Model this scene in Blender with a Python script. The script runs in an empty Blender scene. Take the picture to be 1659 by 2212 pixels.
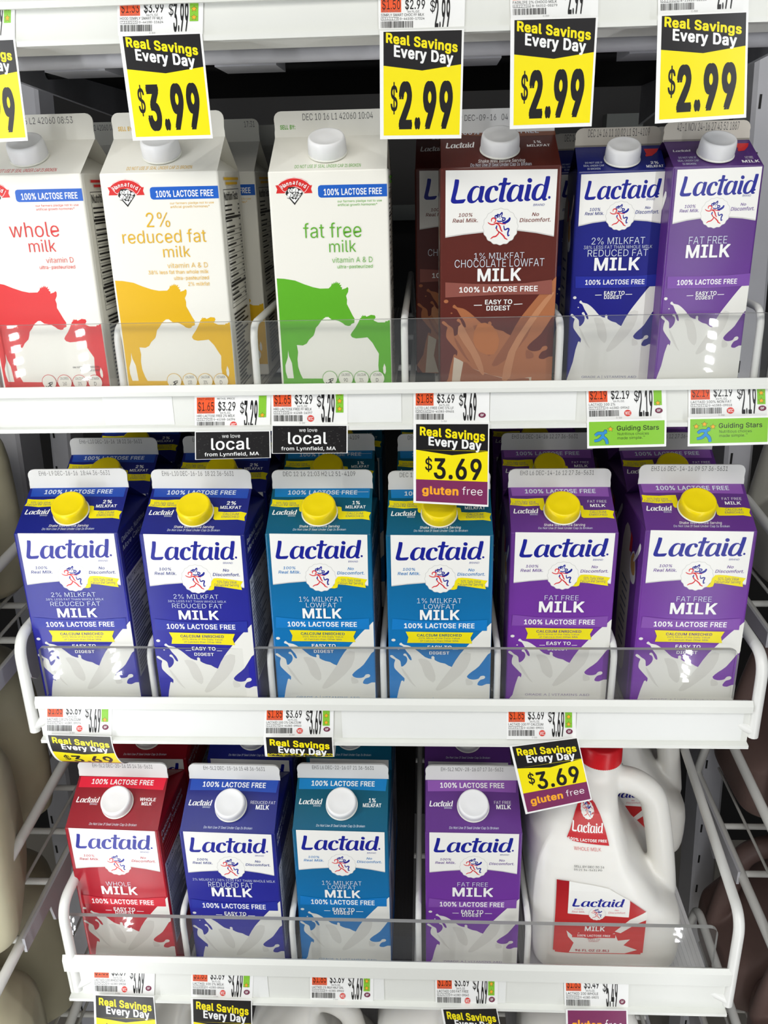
import bpy, bmesh, math, random
from mathutils import Vector, Matrix
random.seed(4)
S = bpy.context.scene
COL = S.collection
H0 = 1.45                      # eye height of the camera above the shop floor; all z below are relative to it

# ------------------------------------------------------------------ camera
cam = bpy.data.cameras.new('camera'); co = bpy.data.objects.new('camera', cam); COL.objects.link(co)
R3 = ((0.9987, 0.0458, -0.0235), (-0.0053, -0.3625, -0.9320), (-0.0512, 0.9309, -0.3618))   # right, down, forward
co.matrix_world = Matrix(((R3[0][0], -R3[1][0], -R3[2][0], 0), (R3[0][1], -R3[1][1], -R3[2][1], 0),
                          (R3[0][2], -R3[1][2], -R3[2][2], H0), (0, 0, 0, 1)))
cam.sensor_fit = 'HORIZONTAL'; cam.sensor_width = 36.0; cam.lens = 36.0 * 1860 / 1659
cam.clip_start = 0.02
S.camera = co

# ------------------------------------------------------------------ view, world, big lights
S.view_settings.view_transform = 'Standard'; S.view_settings.look = 'None'
S.view_settings.exposure = -0.92; S.view_settings.gamma = 1.0; S.view_settings.use_curve_mapping = False
W = bpy.data.worlds.new('world'); S.world = W; W.use_nodes = True
W.node_tree.nodes['Background'].inputs[0].default_value = (0.86, 0.93, 1.0, 1)
W.node_tree.nodes['Background'].inputs[1].default_value = 0.55
def area(name, loc, target, sx, sy, power, color):
    l = bpy.data.lights.new(name, 'AREA'); l.shape = 'RECTANGLE'; l.size = sx; l.size_y = sy; l.energy = power; l.color = color
    o = bpy.data.objects.new(name, l); COL.objects.link(o); o.location = loc
    o.rotation_euler = (Vector(target) - Vector(loc)).to_track_quat('-Z', 'Y').to_euler(); return o
CEIL_LIGHTS = [((-0.5, -1.1, 2.95), (-0.05, 0.7, 0.95), 2.4, 0.5, 46, (1.0, 0.97, 0.90)),
               ((0.7, -2.4, 2.95), (-0.05, 0.7, 0.95), 2.4, 0.5, 36, (1.0, 0.97, 0.92))]
for i, a in enumerate(CEIL_LIGHTS): area('ceiling_fluorescent', *a)
LED_STRENGTH = 125.0
LEDS = [(-0.405, 0.44, 0.05, 1.75), (-0.475, 0.46, 0.05, 1.75), (0.322, 0.44, 0.05, 1.75)]

# ------------------------------------------------------------------ materials
def lin(c):
    return tuple(((v / 255 / 12.92) if v / 255 <= 0.04045 else ((v / 255 + 0.055) / 1.055) ** 2.4) for v in c) + (1,)
MATS = {}
def mat(name, rgb, rough=0.45, spec=0.4, noise=0.0, nscale=40, metal=0.0, bump=0.0, ramp=None, sss=0.0, coat=0.0):
    if name in MATS: return MATS[name]
    m = bpy.data.materials.new(name); m.use_nodes = True; nt = m.node_tree; b = nt.nodes['Principled BSDF']
    b.inputs['Base Color'].default_value = lin(rgb); b.inputs['Roughness'].default_value = rough
    b.inputs['Specular IOR Level'].default_value = spec; b.inputs['Metallic'].default_value = metal
    if coat: b.inputs['Coat Weight'].default_value = coat; b.inputs['Coat Roughness'].default_value = 0.12
    if sss:
        b.inputs['Subsurface Weight'].default_value = sss; b.inputs['Subsurface Radius'].default_value = (.02, .018, .015)
        b.inputs['Subsurface Scale'].default_value = 0.5
    tc = nt.nodes.new('ShaderNodeTexCoord')
    if ramp:                                    # printed colour change over the height of the pack, in object space
        sx = nt.nodes.new('ShaderNodeSeparateXYZ'); nt.links.new(tc.outputs['Object'], sx.inputs[0])
        mr = nt.nodes.new('ShaderNodeMapRange'); mr.inputs[1].default_value = ramp[0]; mr.inputs[2].default_value = ramp[1]
        nt.links.new(sx.outputs[2], mr.inputs[0])
        cr = nt.nodes.new('ShaderNodeValToRGB'); cr.color_ramp.elements[0].color = lin(ramp[2]); cr.color_ramp.elements[1].color = lin(ramp[3])
        nt.links.new(mr.outputs[0], cr.inputs[0]); nt.links.new(cr.outputs[0], b.inputs['Base Color'])
    if noise or bump:
        n = nt.nodes.new('ShaderNodeTexNoise'); n.inputs['Scale'].default_value = nscale; n.inputs['Detail'].default_value = 4
        nt.links.new(tc.outputs['Object'], n.inputs['Vector'])
        if noise and not ramp:
            mx = nt.nodes.new('ShaderNodeMix'); mx.data_type = 'RGBA'
            mx.inputs[6].default_value = lin(tuple(max(0, v * (1 - noise)) for v in rgb)); mx.inputs[7].default_value = lin(rgb)
            nt.links.new(n.outputs[0], mx.inputs[0]); nt.links.new(mx.outputs[2], b.inputs['Base Color'])
        if bump:
            bp = nt.nodes.new('ShaderNodeBump'); bp.inputs['Strength'].default_value = bump; bp.inputs['Distance'].default_value = 0.001
            nt.links.new(n.outputs[0], bp.inputs['Height']); nt.links.new(bp.outputs[0], b.inputs['Normal'])
    MATS[name] = m; return m
def clear(name, tint, fac):
    """clear plastic sheet: straight-through transparency plus a Fresnel gloss"""
    m = bpy.data.materials.new(name); m.use_nodes = True; nt = m.node_tree
    for n in list(nt.nodes): nt.nodes.remove(n)
    o = nt.nodes.new('ShaderNodeOutputMaterial'); t = nt.nodes.new('ShaderNodeBsdfTransparent'); t.inputs[0].default_value = tint
    g = nt.nodes.new('ShaderNodeBsdfGlossy'); g.inputs['Roughness'].default_value = 0.03
    f = nt.nodes.new('ShaderNodeFresnel'); f.inputs[0].default_value = 1.45
    d = nt.nodes.new('ShaderNodeBsdfDiffuse'); d.inputs[0].default_value = (.75, .76, .76, 1)
    x = nt.nodes.new('ShaderNodeMixShader'); y = nt.nodes.new('ShaderNodeMixShader'); y.inputs[0].default_value = fac
    nt.links.new(t.outputs[0], y.inputs[1]); nt.links.new(d.outputs[0], y.inputs[2])
    ge = nt.nodes.new('ShaderNodeNewGeometry'); mx = nt.nodes.new('ShaderNodeMix'); mx.inputs[3].default_value = .04   # same gloss from either side of the sheet
    nt.links.new(ge.outputs['Backfacing'], mx.inputs[0]); nt.links.new(f.outputs[0], mx.inputs[2])
    nt.links.new(mx.outputs[0], x.inputs[0]); nt.links.new(y.outputs[0], x.inputs[1]); nt.links.new(g.outputs[0], x.inputs[2])
    nt.links.new(x.outputs[0], o.inputs[0]); return m
ACRYLIC = clear('clear_acrylic', (.985, .987, .985, 1), .018)
ACRYLIC_EDGE = mat('acrylic_edge', (150, 150, 148), .3)
WHITE_METAL = mat('white_enamel', (238, 238, 232), .32, .5, noise=.03, nscale=25)
CREAM_RAIL = mat('cream_price_rail', (230, 231, 225), .38, .45, noise=.025, nscale=18)
STRIP = mat('blank_strip', (236, 237, 234), .45)
WIRE = mat('white_coated_wire', (232, 232, 228), .3, .5)
POST = mat('grey_post', (206, 206, 212), .4, .5, noise=.06, nscale=30)
DARK = mat('cooler_dark', (38, 37, 38), .6, .3, noise=.3, nscale=6)
DUCT = mat('cooler_duct', (96, 100, 98), .5, .4, noise=.25, nscale=9)
BRACKET = mat('bracket_grey', (112, 110, 124), .35, .5, noise=.1, nscale=12)
MAT_DARK = mat('dark_glide', (66, 64, 64), .55, .3)
MAT_GREY = mat('grey_glide', (150, 148, 142), .5, .3)
MAT_WHITE = mat('white_glide', (232, 232, 234), .45, .4)
BLACKRUB = mat('black_gasket', (22, 20, 26), .6)
PAPER = mat('paper_white', (246, 246, 244), .4, .4)

# ------------------------------------------------------------------ object helpers
def tag(o, label, cat, group=None):
    o['label'] = label; o['category'] = cat
    if group: o['group'] = group
    return o
def thing(name, label, cat, loc, rz=0, group=None, sc=None):
    o = bpy.data.objects.new(name, None); COL.objects.link(o); o.empty_display_size = .02
    o.location = (loc[0], loc[1], loc[2] + H0); o.rotation_euler = (0, 0, rz)
    if sc: o.scale = sc
    return tag(o, label, cat, group)
def link(name, me, parent=None, loc=None):
    o = bpy.data.objects.new(name, me); COL.objects.link(o)
    if parent is not None: o.parent = parent
    if loc: o.location = loc
    return o
class MB:
    def __init__(s): s.v = []; s.f = []; s.m = []; s.mats = []; s.sm = []
    def mi(s, m):
        if m not in s.mats: s.mats.append(m)
        return s.mats.index(m)
    def add(s, vs, fs, m, smooth=False):
        b = len(s.v); s.v += [tuple(v) for v in vs]; i = s.mi(m)
        for f in fs: s.f.append(tuple(k + b for k in f)); s.m.append(i); s.sm.append(smooth)
    def box(s, a, c, m):
        x0, y0, z0 = a; x1, y1, z1 = c
        s.add([(x0, y0, z0), (x1, y0, z0), (x1, y1, z0), (x0, y1, z0), (x0, y0, z1), (x1, y0, z1), (x1, y1, z1), (x0, y1, z1)],
              [(3, 2, 1, 0), (4, 5, 6, 7), (0, 1, 5, 4), (1, 2, 6, 5), (2, 3, 7, 6), (3, 0, 4, 7)], m)
    def prism(s, prof, x0, x1, m):               # (y,z) outline swept along x, counter-clockwise seen from +x
        n = len(prof)
        s.add([(x0, y, z) for y, z in prof] + [(x1, y, z) for y, z in prof],
              [tuple(range(n))[::-1], tuple(range(n, 2 * n))] + [(i, (i + 1) % n, n + (i + 1) % n, n + i) for i in range(n)], m)
    def tube(s, path, r, m, n=12, closed=False, rs=None):
        P = [Vector(p) for p in path]; k = len(P); vs = []; fs = []
        d0 = (P[1] - P[0]).normalized(); up = Vector((0, 0, 1)) if abs(d0.z) < .9 else Vector((1, 0, 0))
        a = d0.cross(up).normalized()
        for i, p in enumerate(P):
            d = ((P[min(i + 1, k - 1)] - p).normalized() + (p - P[max(i - 1, 0)]).normalized()).normalized()
            a = (a - d * a.dot(d)).normalized(); b = d.cross(a); rr = rs[i] if rs else r
            for j in range(n):
                t = 2 * math.pi * j / n; vs.append(p + (a * math.cos(t) + b * math.sin(t)) * rr)
        for i in range(k - 1):
            for j in range(n):
                fs.append((i * n + j, i * n + (j + 1) % n, (i + 1) * n + (j + 1) % n, (i + 1) * n + j))
        s.add(vs, fs, m, True); s.add(vs[:n], [tuple(range(n))[::-1]], m); s.add(vs[-n:], [tuple(range(n))], m)
    def lathe(s, prof, m, n=48, mod=None, cap=True, M=None):
        vs = []; fs = []; k = len(prof)
        for i, (r, z) in enumerate(prof):
            for j in range(n):
                t = 2 * math.pi * j / n; rr = r + (mod(i, j) if mod else 0)
                p = Vector((rr * math.cos(t), rr * math.sin(t), z)); vs.append(M @ p if M else p)
        for i in range(k - 1):
            for j in range(n): fs.append((i * n + j, i * n + (j + 1) % n, (i + 1) * n + (j + 1) % n, (i + 1) * n + j))
        s.add(vs, fs, m, True)
        if cap: s.add(vs[-n:], [tuple(range(n))], m); s.add(vs[:n], [tuple(range(n))[::-1]], m)
    def mesh(s, name):
        me = bpy.data.meshes.new(name); me.from_pydata(s.v, [], s.f)
        for m in s.mats: me.materials.append(m)
        me.polygons.foreach_set('material_index', s.m); me.polygons.foreach_set('use_smooth', s.sm); me.update(); return me
    def obj(s, name, parent=None, loc=None): return link(name, s.mesh(name), parent, loc)
def structure(name, mb):
    o = mb.obj(name); o.location = (0, 0, H0); o['kind'] = 'structure'; return o
def bend(pts, r, n=5):                            # polyline with rounded corners
    P = [Vector(p) for p in pts]; out = [P[0]]
    for a, b, c in zip(P, P[1:], P[2:]):
        d1 = (a - b); d2 = (c - b); t = min(r, d1.length * .45, d2.length * .45)
        p0 = b + d1.normalized() * t; p1 = b + d2.normalized() * t
        for i in range(n + 1):
            u = i / n; out.append(p0 * (1 - u) ** 2 + b * 2 * u * (1 - u) + p1 * u * u)
    return out + [P[-1]]

# ------------------------------------------------------------------ flat print: lettering and shapes in millimetres, laid on a surface
_pc = bpy.data.curves.new('outline', 'CURVE'); _pc.dimensions = '2D'; _pc.fill_mode = 'FRONT'
_po = bpy.data.objects.new('outline', _pc); COL.objects.link(_po)
_cache = {}
def _grab(ob):
    bpy.context.view_layer.update()
    e = ob.evaluated_get(bpy.context.evaluated_depsgraph_get()); me = e.to_mesh()
    vs = [(v.co.x, v.co.y) for v in me.vertices]; fs = [tuple(p.vertices) for p in me.polygons]; e.to_mesh_clear(); return vs, fs
OFFS = {'l': -.006, 't': -.006}
BOLD = {'b': .024, 'm': .012}
def glyphs(text, st):
    """filled lettering, one em = 1: points, faces, left, right, top, and the shifts that make a heavier weight"""
    k = (text, st)
    if k not in _cache:
        loops = []; x = 0; sh = .2 if 'i' in st else 0; w = sum(BOLD.get(c, 0) for c in st)
        for ch in text:
            adv, outl = GLYPHS.get(ch, GLYPHS[' '])
            for l in outl.split(';') if outl else ():
                pts = [tuple(int(q) / 1000 for q in p.split(',')) for p in l.split()]
                loops.append([(px + x + py * sh, py) for px, py in pts])
            x += adv / 1000 + w * 1.2
        _pc.offset = sum(OFFS.get(c, 0) for c in st)
        vs, fs = fill(loops, k); _pc.offset = 0
        xs = [v[0] for v in vs]; ys = [v[1] for v in vs]
        cps = [(dx * w, dy * w) for dx, dy in ((0, 0), (-1, 0), (1, 0), (-.75, .6), (.75, .6), (-.75, -.6), (.75, -.6))] if w else [(0, 0)]
        _cache[k] = (vs, fs, min(xs) - w, max(xs) + w, max(ys) + w * .6, cps)
    return _cache[k]
def spline(p, n=3):                               # closed Catmull-Rom
    out = []; k = len(p)
    for i in range(k):
        a, b, c, d = p[i - 1], p[i], p[(i + 1) % k], p[(i + 2) % k]
        for j in range(n):
            t = j / n
            out.append(tuple(.5 * (2 * b[q] + (c[q] - a[q]) * t + (2 * a[q] - 5 * b[q] + 4 * c[q] - d[q]) * t * t + (3 * b[q] - a[q] - 3 * c[q] + d[q]) * t ** 3) for q in (0, 1)))
    return out
def spline_open(p, n=5):
    out = []; k = len(p)
    for i in range(k - 1):
        a, b, c, d = p[max(i - 1, 0)], p[i], p[i + 1], p[min(i + 2, k - 1)]
        for j in range(n):
            t = j / n
            out.append(tuple(.5 * (2 * b[q] + (c[q] - a[q]) * t + (2 * a[q] - 5 * b[q] + 4 * c[q] - d[q]) * t * t + (3 * b[q] - a[q] - 3 * c[q] + d[q]) * t ** 3) for q in (0, 1)))
    return out + [tuple(p[-1])]
def fill(loops, k=None):
    k = ('o', k) if k else repr(loops)
    if k not in _cache:
        _pc.splines.clear()
        for lp in loops:
            s = _pc.splines.new('POLY'); s.points.add(len(lp) - 1); s.use_cyclic_u = True
            for q, p in zip(s.points, lp): q.co = (p[0], p[1], 0, 1)
        _cache[k] = _grab(_po)
    return _cache[k]
def stroke(pts, w, taper=.35):
    p = spline_open(pts); n = len(p); l = []; r = []
    for i in range(n):
        a = Vector(p[max(i - 1, 0)]); b = Vector(p[min(i + 1, n - 1)]); d = (b - a); d = d.normalized() if d.length else Vector((1, 0))
        t = i / (n - 1); ww = w * .5 * (taper + (1 - taper) * math.sin(math.pi * min(max(t, .02), .98)) ** .5)
        l.append((p[i][0] - d.y * ww, p[i][1] + d.x * ww)); r.append((p[i][0] + d.y * ww, p[i][1] - d.x * ww))
    vs = l + r; fs = [(i, i + 1, n + i + 1, n + i) for i in range(n - 1)]; return vs, fs
def subdiv(vs, fs, ml):                           # cut flat faces small enough to follow a curved wall
    vs = list(vs); tr = [(f[0], f[i], f[i + 1]) for f in fs for i in range(1, len(f) - 1)]; mid = {}; out = []
    def m(a, b):
        k = (min(a, b), max(a, b))
        if k not in mid: mid[k] = len(vs); vs.append(((vs[a][0] + vs[b][0]) / 2, (vs[a][1] + vs[b][1]) / 2))
        return mid[k]
    L = lambda a, b: math.dist(vs[a], vs[b])
    while tr:
        a, b, c = tr.pop()
        d = max((L(a, b), a, b, c), (L(b, c), b, c, a), (L(c, a), c, a, b))
        if d[0] > ml: q = m(d[1], d[2]); tr += [(d[1], q, d[3]), (q, d[2], d[3])]
        else: out.append((a, b, c))
    return vs, out
class Print:
    """collects flat shapes; surf(u, v, lift) -> 3-D point, u and v in millimetres"""
    def __init__(s, mb, surf, pal, up=1, lift=.10, step=.012, ulim=None, maxlen=None):
        s.maxlen = maxlen; s.mb, s.surf, s.pal, s.up, s.lift, s.step, s.k, s.ulim = mb, surf, pal, up, lift, step, 0, ulim
    def raw(s, vs, fs, col, extra=0.0):
        lf = s.lift + s.k * s.step + extra; s.k += 1
        if s.ulim: vs = [(max(-s.ulim, min(s.ulim, u)), v) for u, v in vs]
        m = s.pal[col] if isinstance(col, str) else col
        if s.maxlen: vs, fs = subdiv(vs, fs, s.maxlen)
        P = [s.surf(u, v, lf) for u, v in vs]
        if fs:
            a, b, c = (Vector(P[i]) for i in fs[0][:3]); n = (b - a).cross(c - a)
            q = Vector(s.surf(vs[fs[0][0]][0], vs[fs[0][0]][1], lf + 1)) - a
            if n.dot(q) < 0: fs = [f[::-1] for f in fs]
        s.mb.add(P, fs, m)
    def poly(s, loops, col, smooth=0):
        loops = [[tuple(p) for p in l] for l in loops]
        if smooth: loops = [spline(l, 2) for l in loops]
        vs, fs = fill(loops); s.raw(vs, fs, col)
    def rect(s, x0, y0, x1, y1, col, n=1):
        vs = [(x0 + (x1 - x0) * i / n, y) for y in (y0, y1) for i in range(n + 1)]
        s.raw(vs, [(i, i + 1, n + 2 + i, n + 1 + i) for i in range(n)], col)
    def ell(s, x, y, rx, ry, col, n=24, wob=0):
        s.raw([(x + rx * (1 + wob * math.cos(16 * t)) * math.cos(t), y + ry * (1 + wob * math.cos(16 * t)) * math.sin(t)) for t in [2 * math.pi * i / n for i in range(n)]], [tuple(range(n))], col)
    def text(s, t, x0, x1, vb, vt, col, st='', rot=0):
        if t == '*LOGO':
            for g in D['LOGO']:
                s.k -= 1 if g is not D['LOGO'][0] else 0
                vs, fs = fill([spline(l, 3) for l in g]); s.raw([(x0 + u * (x1 - x0), vb + w * (vt - vb)) for u, w in vs], fs, col)
            return
        vs, fs, a, b, top, cps = glyphs(t, st)
        sl = math.tan(rot) * s.up * (-1 if vt < vb else 1) if rot else 0
        for c, (dx, dy) in enumerate(cps):
            s.k -= 1 if c else 0
            s.raw([(x0 + (u + dx - a) / (b - a) * (x1 - x0), vb + (w + dy) / top * (vt - vb) + (sl * ((u + dx - a) / (b - a) - .5) * (x1 - x0))) for u, w in vs], fs, col, c * .0016)
    def items(s, its, fn=None, cmap=None):
        for it in its:
            if fn: it = remap(it, fn)
            c = it[6] if it[0] == 'T' else it[2] if it[0] == 'P' else it[5] if it[0] == 'E' else it[3]
            if cmap: c = cmap.get(c, c)
            if it[0] == 'T': s.text(it[1], it[2], it[3], it[4], it[5], c, it[7])
            elif it[0] == 'P': s.poly(it[1], c, it[3])
            elif it[0] == 'E': s.ell(it[1], it[2], it[3], it[4], c)
            else: vs, fs = stroke(it[1], it[2], .9); s.raw(vs, fs, c)
    def emblem(s, cx, cy, r, up, white=True, shade='badge'):
        if white:
            s.ell(cx, cy, r * 1.03, r * 1.03, shade, 96, .025); s.ell(cx, cy, r, r, 'panel', 96, .025)
        for key, col in (('red', 'emred'), ('blue', 'logo')):
            for p, w in D['EMB'][key]:
                s.k -= 1 if p is not D['EMB'][key][0][0] else 0
                vs, fs = stroke([(cx + u * r, cy + up * v * r) for u, v in p], w * r * 1.5); s.raw(vs, fs, col)
def remap(it, fn):
    it = list(it)
    if it[0] == 'T': (it[2], it[4]), (it[3], it[5]) = fn(it[2], it[4]), fn(it[3], it[5])
    elif it[0] == 'P': it[1] = [[fn(*p) for p in l] for l in it[1]]
    elif it[0] == 'S': it[1] = [fn(*p) for p in it[1]]
    else:
        a = fn(it[1], it[2]); b = fn(it[1] + it[3], it[2] + it[4]); it[1], it[2] = a; it[3], it[4] = abs(b[0] - a[0]), abs(b[1] - a[1])
    return tuple(it)
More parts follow.
